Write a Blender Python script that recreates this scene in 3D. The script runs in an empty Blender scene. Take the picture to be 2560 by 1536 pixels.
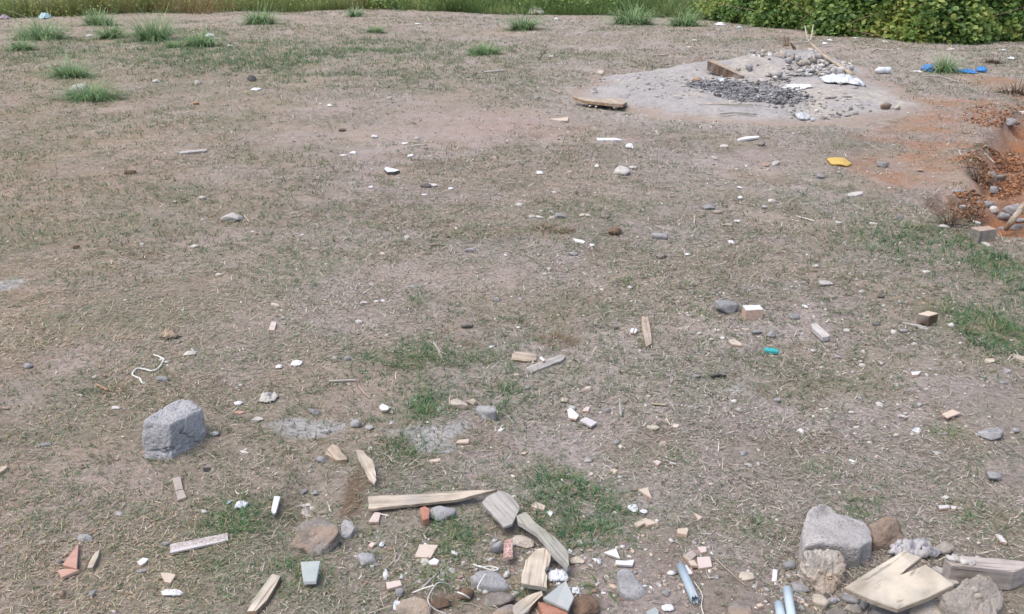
import bpy, bmesh, math, random
import numpy as np
from mathutils import Vector, Matrix

# ------------------------------------------------------------------ camera, sky, sun, exposure
SC = bpy.context.scene
COL = SC.collection
CAM_H, PITCH, FPX = 1.55, math.radians(21.8), 2217.0
cam = bpy.data.objects.new('camera', bpy.data.cameras.new('camera'))
COL.objects.link(cam)
cam.location = (0, 0, CAM_H)
cam.rotation_euler = (math.pi / 2 - PITCH, 0, 0)
cam.data.sensor_width = 36.0
cam.data.lens = 36.0 * FPX / 2560.0
cam.data.clip_start = 0.05
cam.data.clip_end = 2000
SC.camera = cam
W = bpy.data.worlds.new('World'); SC.world = W; W.use_nodes = True
nt = W.node_tree
sky = nt.nodes.new('ShaderNodeTexSky'); sky.sky_type = 'NISHITA'; sky.sun_disc = False
SUN_EL, SUN_AZ = math.radians(66), math.radians(-115)      # azimuth measured from +Y towards +X
sky.sun_elevation = SUN_EL; sky.sun_rotation = SUN_AZ
sky.air_density = 1.0; sky.dust_density = 4.0; sky.ozone_density = 1.0
bg = nt.nodes['Background']; bg.inputs['Strength'].default_value = 0.15
nt.links.new(sky.outputs['Color'], bg.inputs['Color'])
sl = bpy.data.lights.new('sun', 'SUN'); sl.energy = 1.4; sl.angle = math.radians(60); sl.color = (1.0, 0.955, 0.92)
sun = bpy.data.objects.new('sun', sl); COL.objects.link(sun)
sd = Vector((math.sin(SUN_AZ) * math.cos(SUN_EL), math.cos(SUN_AZ) * math.cos(SUN_EL), math.sin(SUN_EL)))
sun.rotation_euler = sd.to_track_quat('Z', 'Y').to_euler()
sun.location = (0, 0, 20)
SC.view_settings.view_transform = 'Standard'; SC.view_settings.look = 'None'
SC.view_settings.gamma = 1.0; SC.view_settings.use_curve_mapping = False
SC.view_settings.exposure = 0.64

R = np.random.default_rng(7)
random.seed(7)

# ------------------------------------------------------------------ noise in numpy
def _h(ix, iy, iz=0, s=0):
    n = (ix.astype(np.int64) * 374761393 + iy.astype(np.int64) * 668265263 + np.asarray(iz).astype(np.int64) * 2147483647 + s * 974634777)
    n = (n ^ (n >> 13)) * 1274126177
    n = n ^ (n >> 16)
    return (n & 0xffffff) / float(0xffffff)
def vn2(x, y, s=0):
    x = np.asarray(x, float); y = np.asarray(y, float)
    i = np.floor(x); j = np.floor(y); u = x - i; v = y - j
    u = u * u * (3 - 2 * u); v = v * v * (3 - 2 * v)
    i = i.astype(np.int64); j = j.astype(np.int64)
    return (_h(i, j, 0, s) * (1 - u) + _h(i + 1, j, 0, s) * u) * (1 - v) + (_h(i, j + 1, 0, s) * (1 - u) + _h(i + 1, j + 1, 0, s) * u) * v
def fbm(x, y, o=4, s=0):
    x = np.asarray(x, float); y = np.asarray(y, float)
    a = 0; w = 0.5; t = 0
    for k in range(o):
        a = a + w * vn2(x * 2 ** k + 17.3 * k, y * 2 ** k - 9.1 * k, s + k); t += w; w *= 0.5
    return a / t
def vn3(p, s=0):
    i = np.floor(p).astype(np.int64); f = p - i; f = f * f * (3 - 2 * f)
    r = 0
    for a in (0, 1):
        for b in (0, 1):
            for c in (0, 1):
                w = (f[:, 0] if a else 1 - f[:, 0]) * (f[:, 1] if b else 1 - f[:, 1]) * (f[:, 2] if c else 1 - f[:, 2])
                r = r + w * _h(i[:, 0] + a, i[:, 1] + b, i[:, 2] + c, s)
    return r
def fbm3(p, o=4, s=0):
    a = 0; w = 0.5; t = 0
    for k in range(o):
        a = a + w * vn3(p * 2 ** k + 3.7 * k, s + k); t += w; w *= 0.5
    return a / t
def sstep(a, b, x):
    t = np.clip((np.asarray(x, float) - a) / (b - a), 0, 1)
    return t * t * (3 - 2 * t)

# ------------------------------------------------------------------ terrain shape
LIP = np.array([(2.60, 4.9), (2.80, 5.25), (2.98, 5.75), (3.22, 6.1), (3.45, 6.55), (3.9, 7.3), (4.5, 8.3), (5.6, 10.0)])
def lip_x(y):
    return np.interp(y, LIP[:, 1], LIP[:, 0])
def trench(x, y):
    j = 0.22 * (fbm(np.asarray(x) * 3.1, np.asarray(y) * 3.1, 3, 40) - .5) * 2
    d = np.asarray(x) - lip_x(y) + j
    return sstep(-.06, 0.26, d) * sstep(5.0, 5.6, y) * (1 - sstep(2.2, 2.9, d)) * (1 - sstep(9.0, 11.0, y))
def shelf(x, y):
    j = 0.30 * (fbm(np.asarray(x) * 3.4, np.asarray(y) * 3.4, 4, 43) - .5) * 2
    return (1 - sstep(6.02, 6.22, np.asarray(y) + j)) * sstep(5.2, 5.7, y) * sstep(2.55, 3.05, np.asarray(x) + j)
def H0(x, y):
    x = np.asarray(x, float); y = np.asarray(y, float)
    z = 0.05 * (fbm(x * .33, y * .33, 2, 1) - .5) * 2 + 0.06 * sstep(9, 14, y) * (fbm(x * .8, y * .5, 2, 6) - .5) + 0.014 * (fbm(x * 1.7, y * 1.7, 2, 2) - .5) * 2
    z = z + 0.011 * (fbm(x * 7, y * 7, 3, 3) - .5) * 2
    tr = trench(x, y)
    z = z - 0.22 * tr - 0.075 * shelf(x, y) * (1 - tr)
    z = z + tr * 0.16 * (fbm(x * 4, y * 4, 5, 4) - .4)
    z = z - 0.05 * np.exp(-(((x + .64) / .07) ** 2 + ((y - 2.26) / .16) ** 2))        # scrape beside the plank
    return z
def heap_h(x, y):
    x = np.asarray(x, float); y = np.asarray(y, float)
    wob = 0.5 * (fbm(x * 1.3, y * 1.3, 3, 21) - .5) * 2
    d1 = np.sqrt(((x - 2.75) / 2.0) ** 2 + ((y - 10.7) / 2.2) ** 2) + wob * .35
    a = 0.10 * (1 - sstep(0.55, 1.12, d1))
    b = 0.17 * np.exp(-(((x - 2.5) / .85) ** 2 + ((y - 11.95) / .42) ** 2)) + 0.16 * np.exp(-(((x - 3.5) / .65) ** 2 + ((y - 12.0) / .4) ** 2))
    c = 0.27 * np.exp(-(((x - 4.05) / .62) ** 2 + ((y - 13.1) / .45) ** 2)) + .07 * np.exp(-(((x - 4.5) / .4) ** 2 + ((y - 12.6) / .4) ** 2))
    e = 0.05 * np.exp(-(((x - 3.7) / .6) ** 2 + ((y - 9.9) / .5) ** 2))
    n = 0.035 * (fbm(x * 3, y * 3, 3, 22) - .5) * 2
    s = a + b + c + e
    return s + n * np.clip(s * 10, 0, 1) - 0.014
def Hh(x, y):
    return H0(x, y) + np.maximum(heap_h(x, y), 0)

# ------------------------------------------------------------------ pixel (2560x1536 photo) -> direction -> point on the ground
_cp, _sp = math.cos(PITCH), math.sin(PITCH)
def ray(px, py):
    u = (px - 1280) / FPX; v = (768 - py) / FPX
    return Vector((u, _cp + v * _sp, -_sp + v * _cp))
def PZ(px, py, z):
    d = ray(px, py); t = (z - CAM_H) / d.z
    return Vector((d.x * t, d.y * t, z))
def PY(px, py, Y):
    d = ray(px, py); t = Y / d.y
    return Vector((d.x * t, Y, CAM_H + d.z * t))
_gc = {}
def G(px, py):
    k = (round(px, 1), round(py, 1))
    if k in _gc: return _gc[k].copy()
    z = 0.0
    for _ in range(7):
        p = PZ(px, py, z); z = 0.35 * z + 0.65 * float(Hh(p.x, p.y))
    p = PZ(px, py, z); _gc[k] = p
    return p.copy()
def mpp(p):                                   # metres per photo pixel at a point
    return (p.y * _cp + (CAM_H - p.z) * _sp) / FPX

# ------------------------------------------------------------------ objects and meshes
def tag(o, label=None, cat=None, group=None, kind=None):
    if label: o['label'] = label
    if cat: o['category'] = cat
    if group: o['group'] = group
    if kind: o['kind'] = kind
    return o
def link(name, me, parent=None, loc=(0, 0, 0), rz=0.0, local=False):
    o = bpy.data.objects.new(name, me); COL.objects.link(o)
    o.location = loc; o.rotation_euler = (0, 0, rz)
    if parent:
        o.parent = parent
        if loc is not None and tuple(loc) != (0, 0, 0) and not local: o.location = Vector(loc) - parent.location
    return o
def empty(name, loc):
    o = bpy.data.objects.new(name, None); COL.objects.link(o); o.location = loc
    o.empty_display_size = .05
    return o
def np_mesh(name, V, F, mats, col=None, smooth=False, mi=None):
    """V (n,3), F (m,3) triangles, col (n,3) optional point colours"""
    V = np.ascontiguousarray(V, np.float32); F = np.ascontiguousarray(F, np.int32)
    me = bpy.data.meshes.new(name)
    n = F.shape[1]
    me.vertices.add(len(V)); me.vertices.foreach_set('co', V.ravel())
    me.loops.add(F.size); me.loops.foreach_set('vertex_index', F.ravel())
    me.polygons.add(len(F)); me.polygons.foreach_set('loop_start', np.arange(0, F.size, n, dtype=np.int32))
    me.polygons.foreach_set('loop_total', np.full(len(F), n, np.int32))
    for m in (mats if isinstance(mats, (list, tuple)) else [mats]): me.materials.append(m)
    if mi is not None: me.polygons.foreach_set('material_index', np.ascontiguousarray(mi, np.int32))
    if smooth: me.polygons.foreach_set('use_smooth', np.ones(len(F), bool))
    me.update(calc_edges=True)
    if col is not None:
        a = me.color_attributes.new('col', 'FLOAT_COLOR', 'POINT')
        c = np.ones((len(V), 4), np.float32); c[:, :3] = col
        a.data.foreach_set('color', c.ravel())
    return me

# ------------------------------------------------------------------ materials
MATS = {}
def new_mat(name):
    m = bpy.data.materials.new(name); m.use_nodes = True
    n = m.node_tree.nodes; b = n['Principled BSDF']
    MATS[name] = m
    return m, m.node_tree, b
def N(t, typ, **kw):
    n = t.nodes.new(typ)
    for k, v in kw.items():
        if k.startswith('i_'): n.inputs[k[2:].replace('_', ' ')].default_value = v
        else: setattr(n, k, v)
    return n
def ramp(t, fac, stops):
    r = t.nodes.new('ShaderNodeValToRGB'); e = r.color_ramp.elements
    while len(e) < len(stops): e.new(.5)
    for q, (p, c) in zip(e, stops):
        q.position = p; q.color = (*c, 1)
    t.links.new(fac, r.inputs[0]); return r.outputs[0]
def mixc(t, fac, a, b, mode='MIX'):
    m = t.nodes.new('ShaderNodeMix'); m.data_type = 'RGBA'; m.blend_type = mode
    for sock, v in ((m.inputs[0], fac), (m.inputs[6], a), (m.inputs[7], b)):
        if isinstance(v, (int, float)): sock.default_value = v
        elif isinstance(v, tuple): sock.default_value = (*v, 1)
        else: t.links.new(v, sock)
    return m.outputs[2]
def sc(c, k): return tuple(min(1, v * k) for v in c)
def m_stone(name, c, dark=.62, light=1.25, scale=22, bump=.5, rough=.92, pits=0, stain=None, bd=.006):
    m, t, b = new_mat(name); L = t.links.new
    tc = N(t, 'ShaderNodeTexCoord'); oi = N(t, 'ShaderNodeObjectInfo')
    mp = N(t, 'ShaderNodeVectorMath', operation='ADD'); L(tc.outputs['Object'], mp.inputs[0]); L(oi.outputs['Random'], mp.inputs[1])
    n1 = N(t, 'ShaderNodeTexNoise', i_Scale=scale, i_Detail=6, i_Roughness=.65); L(mp.outputs[0], n1.inputs['Vector'])
    n2 = N(t, 'ShaderNodeTexNoise', i_Scale=scale * 9, i_Detail=4, i_Roughness=.7); L(mp.outputs[0], n2.inputs['Vector'])
    c1 = ramp(t, n1.outputs[0], [(.28, sc(c, dark)), (.5, c), (.72, sc(c, light))])
    c2 = mixc(t, .55, c1, ramp(t, n2.outputs[0], [(.3, (.45, .45, .45)), (.5, (.82, .82, .82)), (.7, (1, 1, 1))]), 'MULTIPLY')
    if stain:
        n3 = N(t, 'ShaderNodeTexNoise', i_Scale=scale * .45, i_Detail=3); L(mp.outputs[0], n3.inputs['Vector'])
        f = ramp(t, n3.outputs[0], [(.5, (0, 0, 0)), (.62, (.8, .8, .8))])
        c2 = mixc(t, f, c2, stain)
    v = N(t, 'ShaderNodeMath', operation='MULTIPLY_ADD'); L(oi.outputs['Random'], v.inputs[0]); v.inputs[1].default_value = .3; v.inputs[2].default_value = .95
    cv = N(t, 'ShaderNodeVectorMath', operation='SCALE'); L(c2, cv.inputs[0]); L(v.outputs[0], cv.inputs['Scale'])
    L(cv.outputs[0], b.inputs['Base Color']); b.inputs['Roughness'].default_value = rough
    b.inputs['Specular IOR Level'].default_value = .25
    ad = N(t, 'ShaderNodeMath', operation='MULTIPLY_ADD'); L(n1.outputs[0], ad.inputs[0]); ad.inputs[1].default_value = 1.6; L(n2.outputs[0], ad.inputs[2])
    hgt = ad.outputs[0]
    if pits:
        vo = N(t, 'ShaderNodeTexVoronoi', i_Scale=pits); L(mp.outputs[0], vo.inputs['Vector'])
        pr = ramp(t, vo.outputs['Distance'], [(.0, (0, 0, 0)), (.3, (1, 1, 1))])
        a2 = N(t, 'ShaderNodeMath', operation='MULTIPLY_ADD'); L(pr, a2.inputs[0]); a2.inputs[1].default_value = .7; L(hgt, a2.inputs[2]); hgt = a2.outputs[0]
    bp = N(t, 'ShaderNodeBump', i_Strength=bump, i_Distance=bd); L(hgt, bp.inputs['Height']); L(bp.outputs[0], b.inputs['Normal'])
    return m
def m_wood(name, c, dark=.55, light=1.2, rough=.85, bump=.5, ring=42):
    m, t, b = new_mat(name); L = t.links.new
    tc = N(t, 'ShaderNodeTexCoord'); oi = N(t, 'ShaderNodeObjectInfo')
    ad = N(t, 'ShaderNodeVectorMath', operation='ADD'); L(tc.outputs['Object'], ad.inputs[0]); L(oi.outputs['Random'], ad.inputs[1])
    mp = N(t, 'ShaderNodeMapping'); mp.inputs['Scale'].default_value = (3.5, ring * 1.6, ring * 1.6); L(ad.outputs[0], mp.inputs[0])
    n1 = N(t, 'ShaderNodeTexNoise', i_Scale=1.0, i_Detail=7, i_Roughness=.7, i_Distortion=.4); L(mp.outputs[0], n1.inputs['Vector'])
    n2 = N(t, 'ShaderNodeTexNoise', i_Scale=14, i_Detail=4); L(ad.outputs[0], n2.inputs['Vector'])
    c1 = ramp(t, n1.outputs[0], [(.3, sc(c, dark)), (.47, c), (.7, sc(c, light))])
    c2 = mixc(t, .7, c1, ramp(t, n2.outputs[0], [(.3, (.5, .49, .48)), (.6, (1, 1, 1))]), 'MULTIPLY')
    m2 = N(t, 'ShaderNodeMapping'); m2.inputs['Scale'].default_value = (5, ring * 3.2, ring * 3.2); L(ad.outputs[0], m2.inputs[0])
    n3 = N(t, 'ShaderNodeTexNoise', i_Scale=1.0, i_Detail=3, i_Roughness=.5); L(m2.outputs[0], n3.inputs['Vector'])
    c2 = mixc(t, ramp(t, n3.outputs[0], [(.30, (.75, .75, .75)), (.40, (0, 0, 0))]), c2, sc(c, .25))
    n4 = N(t, 'ShaderNodeTexNoise', i_Scale=9, i_Detail=5); L(ad.outputs[0], n4.inputs['Vector'])
    c2 = mixc(t, ramp(t, n4.outputs[0], [(.5, (0, 0, 0)), (.68, (.6, .6, .6))]), c2, (.33, .315, .295))
    L(c2, b.inputs['Base Color']); b.inputs['Roughness'].default_value = rough; b.inputs['Specular IOR Level'].default_value = .2
    bp = N(t, 'ShaderNodeBump', i_Strength=bump, i_Distance=.004); L(n1.outputs[0], bp.inputs['Height']); L(bp.outputs[0], b.inputs['Normal'])
    return m
def m_smooth(name, c, rough=.4, var=.12, scale=30, spec=.4, dirt=(.36, .3, .25), dirtf=.35, alpha=1.0, trans=0.0):
    m, t, b = new_mat(name); L = t.links.new
    tc = N(t, 'ShaderNodeTexCoord'); oi = N(t, 'ShaderNodeObjectInfo')
    ad = N(t, 'ShaderNodeVectorMath', operation='ADD'); L(tc.outputs['Object'], ad.inputs[0]); L(oi.outputs['Random'], ad.inputs[1])
    n1 = N(t, 'ShaderNodeTexNoise', i_Scale=scale, i_Detail=5, i_Roughness=.6); L(ad.outputs[0], n1.inputs['Vector'])
    c1 = ramp(t, n1.outputs[0], [(.3, sc(c, 1 - var)), (.7, sc(c, 1 + var))])
    f = ramp(t, n1.outputs[0], [(.48, (0, 0, 0)), (.7, (dirtf,) * 3)])
    L(mixc(t, f, c1, dirt), b.inputs['Base Color'])
    b.inputs['Roughness'].default_value = rough; b.inputs['Specular IOR Level'].default_value = spec
    b.inputs['Transmission Weight'].default_value = trans; b.inputs['Alpha'].default_value = alpha
    bp = N(t, 'ShaderNodeBump', i_Strength=.15, i_Distance=.002); L(n1.outputs[0], bp.inputs['Height']); L(bp.outputs[0], b.inputs['Normal'])
    return m
def m_attr(name, rough=.8, trans=.0, noise=0.0, spec=.2):
    m, t, b = new_mat(name); L = t.links.new
    a = N(t, 'ShaderNodeAttribute', attribute_name='col')
    c = a.outputs['Color']
    if noise:
        tc = N(t, 'ShaderNodeTexCoord'); n = N(t, 'ShaderNodeTexNoise', i_Scale=noise, i_Detail=3); L(tc.outputs['Object'], n.inputs['Vector'])
        c = mixc(t, .5, c, ramp(t, n.outputs[0], [(.3, (.5, .5, .5)), (.65, (1, 1, 1))]), 'MULTIPLY')
    L(c, b.inputs['Base Color']); b.inputs['Roughness'].default_value = rough; b.inputs['Specular IOR Level'].default_value = spec
    if trans:
        tr = N(t, 'ShaderNodeBsdfTranslucent'); L(c, tr.inputs['Color'])
        ms = N(t, 'ShaderNodeMixShader'); ms.inputs[0].default_value = trans
        L(b.outputs[0], ms.inputs[1]); L(tr.outputs[0], ms.inputs[2]); L(ms.outputs[0], t.nodes['Material Output'].inputs['Surface'])
    return m

m_stone('block', (.43, .425, .43), .78, 1.12, 16, 1.0, pits=70)
m_stone('conc', (.42, .40, .385), .72, 1.15, 18, 1.0, pits=60)
m_stone('conc_tan', (.43, .385, .335), .62, 1.2, 18, 1.0, pits=45, stain=(.36, .28, .21))
m_stone('conc_grey', (.33, .325, .325), .65, 1.25, 24, .7, pits=80)
m_stone('stone_grey', (.27, .265, .265), .6, 1.35, 26, .5)
m_stone('stone_dark', (.12, .11, .108), .6, 1.5, 26, .5)
m_stone('stone_brown_grey', (.245, .222, .20), .55, 1.35, 20, .7, stain=(.27, .2, .15))
m_stone('stone_white', (.47, .445, .415), .72, 1.15, 26, .5)
m_stone('stone_beige', (.44, .385, .315), .7, 1.2, 26, .5)
m_stone('clod', (.19, .13, .092), .5, 1.4, 30, .9)
m_stone('clod_tan', (.27, .205, .158), .6, 1.3, 24, .9)
m_stone('brick_red', (.36, .18, .13), .7, 1.25, 26, .6)
m_stone('brick_tan', (.36, .27, .215), .7, 1.2, 26, .6, stain=(.28, .2, .15))
m_wood('wood_pale', (.50, .435, .35)); m_wood('wood_grey', (.38, .36, .33)); m_wood('wood_tan', (.42, .345, .265))
m_wood('wood_dark', (.17, .12, .085)); m_wood('wood_olive', (.33, .325, .275)); m_wood('ply', (.52, .465, .38), .82, 1.1, ring=22, bump=.15)
m_wood('wood_brown', (.33, .23, .15)); m_wood('beam', (.40, .355, .325), .65, 1.2)
m_smooth('tile_white', (.60, .615, .635), .5, spec=.25); m_smooth('tile_grey', (.52, .50, .50), .35); m_smooth('tile_pink', (.55, .46, .425), .45)
m_smooth('tile_beige', (.50, .42, .335), .5); m_smooth('tile_red', (.44, .255, .195), .5); m_smooth('tile_tan', (.36, .31, .27), .5)
m_smooth('tile_sage', (.34, .38, .365), .5, spec=.2, dirtf=.15); m_smooth('tile_body', (.50, .36, .28), .9, .2, 80); m_smooth('tile_body_grey', (.42, .40, .39), .9, .2, 80)
m_smooth('paper', (.64, .645, .66), .8, .06); m_smooth('plastic_white', (.58, .61, .64), .35, .1, dirtf=.25); m_smooth('plastic_clear', (.62, .65, .67), .25, .1, dirtf=.3, trans=.35)
m_smooth('bag_grey', (.45, .44, .46), .28, .15, dirtf=.5, trans=.2)
m_smooth('blue', (.035, .22, .60), .4, .2, dirtf=.1); m_smooth('teal', (.03, .36, .36), .4, .1, dirtf=.1); m_smooth('aqua', (.38, .58, .62), .4, .2)
m_smooth('yellow', (.50, .345, .09), .8, .15, dirtf=.3); m_smooth('pvc', (.33, .40, .455), .4, .06, dirtf=.3); m_smooth('pvc_light', (.42, .51, .57), .4, .06, dirtf=.2)
m_smooth('card', (.53, .44, .35), .85, .1); m_smooth('cardboard', (.33, .2, .11), .9, .2); m_smooth('black', (.02, .02, .022), .6, .2, dirtf=.05)
m_smooth('glass_sheet', (.35, .375, .37), .3, .06, spec=.35, dirtf=.3); m_smooth('dry_leaf', (.33, .26, .19), .8, .3); m_smooth('purple', (.42, .33, .40), .5, .2); m_smooth('orange', (.8, .25, .02), .6)
m_smooth('string', (.62, .605, .57), .7, .08)
m_attr('blade_dry', .85); m_attr('blade_green', .6, .35); m_attr('leaf', .5, .3, spec=.35); m_attr('rubble', .92, noise=160); m_attr('ash', .95, noise=120)
# white tile strip printed with a brown marbling
m, t, b = new_mat('tile_marble'); L = t.links.new
tc = N(t, 'ShaderNodeTexCoord'); mp = N(t, 'ShaderNodeMapping'); mp.inputs['Scale'].default_value = (1.0, 2.2, 1); L(tc.outputs['Object'], mp.inputs[0])
n1 = N(t, 'ShaderNodeTexNoise', i_Scale=38, i_Detail=4, i_Distortion=1.6); L(mp.outputs[0], n1.inputs['Vector'])
sx = N(t, 'ShaderNodeSeparateXYZ'); L(tc.outputs['Object'], sx.inputs[0])
ay = N(t, 'ShaderNodeMath', operation='ADD'); L(sx.outputs['Y'], ay.inputs[0]); ay.inputs[1].default_value = .02
band = ramp(t, ay.outputs[0], [(.006, (0, 0, 0)), (.014, (1, 1, 1))])
pat = ramp(t, n1.outputs[0], [(.42, (0, 0, 0)), (.5, (1, 1, 1)), (.58, (.1, .1, .1))])
f = mixc(t, 1.0, pat, band, 'MULTIPLY')
L(mixc(t, f, (.52, .485, .47), (.22, .165, .125)), b.inputs['Base Color']); b.inputs['Roughness'].default_value = .35
# striped beige tile
m, t, b = new_mat('tile_stripe'); L = t.links.new
tc = N(t, 'ShaderNodeTexCoord'); w = N(t, 'ShaderNodeTexWave', i_Scale=55, i_Distortion=.6, i_Detail=1); w.bands_direction = 'Y'; L(tc.outputs['Object'], w.inputs['Vector'])
L(ramp(t, w.outputs[1], [(.25, (.42, .33, .26)), (.6, (.60, .53, .45))]), b.inputs['Base Color']); b.inputs['Roughness'].default_value = .5
# dull red tile with pale crossing scratches
m, t, b = new_mat('tile_cross'); L = t.links.new
tc = N(t, 'ShaderNodeTexCoord'); vo = N(t, 'ShaderNodeTexVoronoi', i_Scale=60); vo.feature = 'DISTANCE_TO_EDGE'; L(tc.outputs['Object'], vo.inputs['Vector'])
L(ramp(t, vo.outputs[0], [(.02, (.55, .42, .38)), (.07, (.33, .19, .16))]), b.inputs['Base Color']); b.inputs['Roughness'].default_value = .6

# ------------------------------------------------------------------ footprints kept free of litter
FX0, FY0, FRES = -8.0, 1.0, 0.015
FM = np.zeros((int(13 / FRES), int(17 / FRES)), bool)
def foot_poly(P):
    P = np.asarray(P, float)
    x0, y0 = P[:, 0].min(), P[:, 1].min(); x1, y1 = P[:, 0].max(), P[:, 1].max()
    i0, i1 = int((x0 - FX0) / FRES), int((x1 - FX0) / FRES) + 2; j0, j1 = int((y0 - FY0) / FRES), int((y1 - FY0) / FRES) + 2
    if i0 < 0 or j0 < 0 or j1 > FM.shape[0] or i1 > FM.shape[1]: return
    X, Y = np.meshgrid(FX0 + np.arange(i0, i1) * FRES, FY0 + np.arange(j0, j1) * FRES)
    ins = np.zeros(X.shape, bool); n = len(P)
    for k in range(n):
        a, c = P[k], P[(k + 1) % n]
        cr = ((a[1] > Y) != (c[1] > Y)) & (X < (c[0] - a[0]) * (Y - a[1]) / (c[1] - a[1] + 1e-12) + a[0])
        ins ^= cr
    FM[j0:j1, i0:i1] |= ins
def foot_ell(cx, cy, rx, ry):
    a = np.linspace(0, 2 * math.pi, 14)[:-1]
    foot_poly(np.c_[cx + rx * np.cos(a), cy + ry * np.sin(a)])
def foot_hit(x, y):
    i = ((x - FX0) / FRES).astype(int); j = ((y - FY0) / FRES).astype(int)
    ok = (i >= 0) & (j >= 0) & (i < FM.shape[1]) & (j < FM.shape[0])
    r = np.zeros(len(x), bool); r[ok] = FM[j[ok], i[ok]]
    return r

# ------------------------------------------------------------------ rock shapes
ICO = {}
def ico(s):
    if s not in ICO:
        bm = bmesh.new(); bmesh.ops.create_icosphere(bm, subdivisions=s, radius=1)
        bm.verts.ensure_lookup_table()
        ICO[s] = (np.array([v.co[:] for v in bm.verts]), np.array([[v.index for v in f.verts] for f in bm.faces])); bm.free()
    return ICO[s]
def radial(D, Np, dp, k):
    q = np.clip(D @ Np.T / dp, 1e-4, None)
    return (q ** k).sum(1) ** (-1.0 / k)
def rock_verts(seed, sub, w, d, h, npl=11, rough=.07, k=14, freq=2.2):
    r = np.random.default_rng(seed); D, F = ico(sub)
    Np = r.normal(size=(npl, 3)); Np /= np.linalg.norm(Np, axis=1)[:, None]
    Np = np.vstack([Np, [[0, 0, -1], [0, 0, 1], [1, 0, 0], [-1, 0, 0], [0, 1, 0], [0, -1, 0]]])
    dp = np.r_[r.uniform(.62, 1.0, npl), [.8, .9, 1, 1, 1, 1]]
    rr = radial(D, Np, dp, k)
    rr = rr * (1 + rough * 2 * (fbm3(D * freq + seed % 50, 4, seed) - .5) + rough * .8 * (fbm3(D * freq * 4 + 9, 2, seed + 5) - .5))
    V = D * rr[:, None]
    lo, hi = V.min(0), V.max(0)
    V = (V - (lo + hi) / 2) / (hi - lo) * np.array([w, d, h])
    a = r.uniform(-.35, .35); c, s = math.cos(a), math.sin(a)
    V[:, :2] = V[:, :2] @ np.array([[c, -s], [s, c]])
    return V, F
_seed = [100]
def rock(label, bbox, mat, name='stone', cat='stone', dep=.85, sub=3, rough=.11, npl=13, k=22, sink=.14, grp=None, hmin=.28, hmax=1.0, parent=None):
    _seed[0] += 1; s = _seed[0]
    x0, y0, x1, y1 = bbox
    fr = G((x0 + x1) / 2, y1); q = mpp(fr)
    w = (x1 - x0) * q; vh = (y1 - y0) * q
    de = math.atan2(CAM_H, fr.y); d = dep * w
    h = (vh - d * math.sin(de)) / math.cos(de)
    if h < hmin * w:
        h = hmin * w; d = max(.35 * w, (vh - h * math.cos(de)) / math.sin(de))
    h = min(h, hmax * w)
    cx, cy = fr.x * (fr.y + d / 2) / fr.y, fr.y + d / 2
    z = float(Hh(cx, cy))
    V, F = rock_verts(s, sub, w, d, h / (1 - sink), npl, rough, k)
    V[:, 2] += h / (1 - sink) * (.5 - sink)
    o = link(name, np_mesh(name, V, F, MATS[mat], smooth=True), parent, (cx, cy, z))
    if not parent: tag(o, label, cat, grp)
    foot_ell(cx, cy, w * .42, d * .42)
    return o
def hull(label, pts, base, mat, name='rock', cat='rock', sub=5, rough=.012, k=26, freq=14, grp=None, flat=False, cracks=0, contract=.96, more=(), dk=1.0):
    """pts: (px, py, metres behind the front contact row `base`)"""
    _seed[0] += 1; s = _seed[0]
    cxp = sum(p[0] for p in pts) / len(pts)
    g = G(cxp, base); Y0 = g.y
    P = [PY(p[0], p[1], Y0 + p[2] * dk) for p in pts]
    c = sum(P, Vector()) / len(P)
    bot = [Vector((c.x + (p.x - c.x) * contract, c.y + (p.y - c.y) * contract, g.z - .015)) for p in P]
    ctr = Vector((c.x, c.y, (min(p.z for p in P) + max(p.z for p in P)) / 2 * .6 + g.z * .4))
    D, F = ico(sub)
    def planes(pts_):
        bm = bmesh.new()
        for p in pts_: bm.verts.new(p)
        bmesh.ops.convex_hull(bm, input=bm.verts[:])
        bmesh.ops.dissolve_limit(bm, angle_limit=.12, verts=bm.verts[:], edges=bm.edges[:])
        bm.normal_update(); Np = []; dp = []
        for f in bm.faces:
            n = f.normal.copy(); dd = n.dot(f.calc_center_median() - ctr)
            if dd < 0: n, dd = -n, -dd
            Np.append(n[:]); dp.append(max(dd, .004))
        bm.free()
        return radial(D, np.array(Np), np.array(dp), k)
    rr = planes(P + bot)
    for ex in more:                            # lobes that stick out of the main body
        lo = [PY(p[0], p[1], Y0 + p[2]) for p in ex]
        rr = np.maximum(rr, planes(lo + [ctr + Vector(v) * .02 for v in ((1, 0, 0), (-1, 0, 0), (0, 1, 0), (0, -1, 0), (0, 0, 1), (0, 0, -1))]))
    V = D * rr[:, None]
    amp = rough * 2 * (fbm3(V * freq + s % 40, 5, s) - .5) + rough * .7 * (fbm3(V * freq * 5, 2, s + 9) - .5)
    if cracks:
        cn = np.abs(fbm3(V * np.array([9, 9, 16]) + 5.3, 3, s + 3) - .5)
        amp = amp - cracks * (1 - sstep(0, .022, cn)) * sstep(.45, .55, fbm3(V * 7 + 2, 2, s + 4))
    V = V + D * amp[:, None]
    o = link(name, np_mesh(name, V, F, MATS[mat], smooth=True), None, ctr)
    tag(o, label, cat, grp)
    foot_poly([(c.x + (p.x - c.x) * .9, c.y + (p.y - c.y) * .9) for p in _hull2([(q.x, q.y) for q in P])])
    return o
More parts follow.
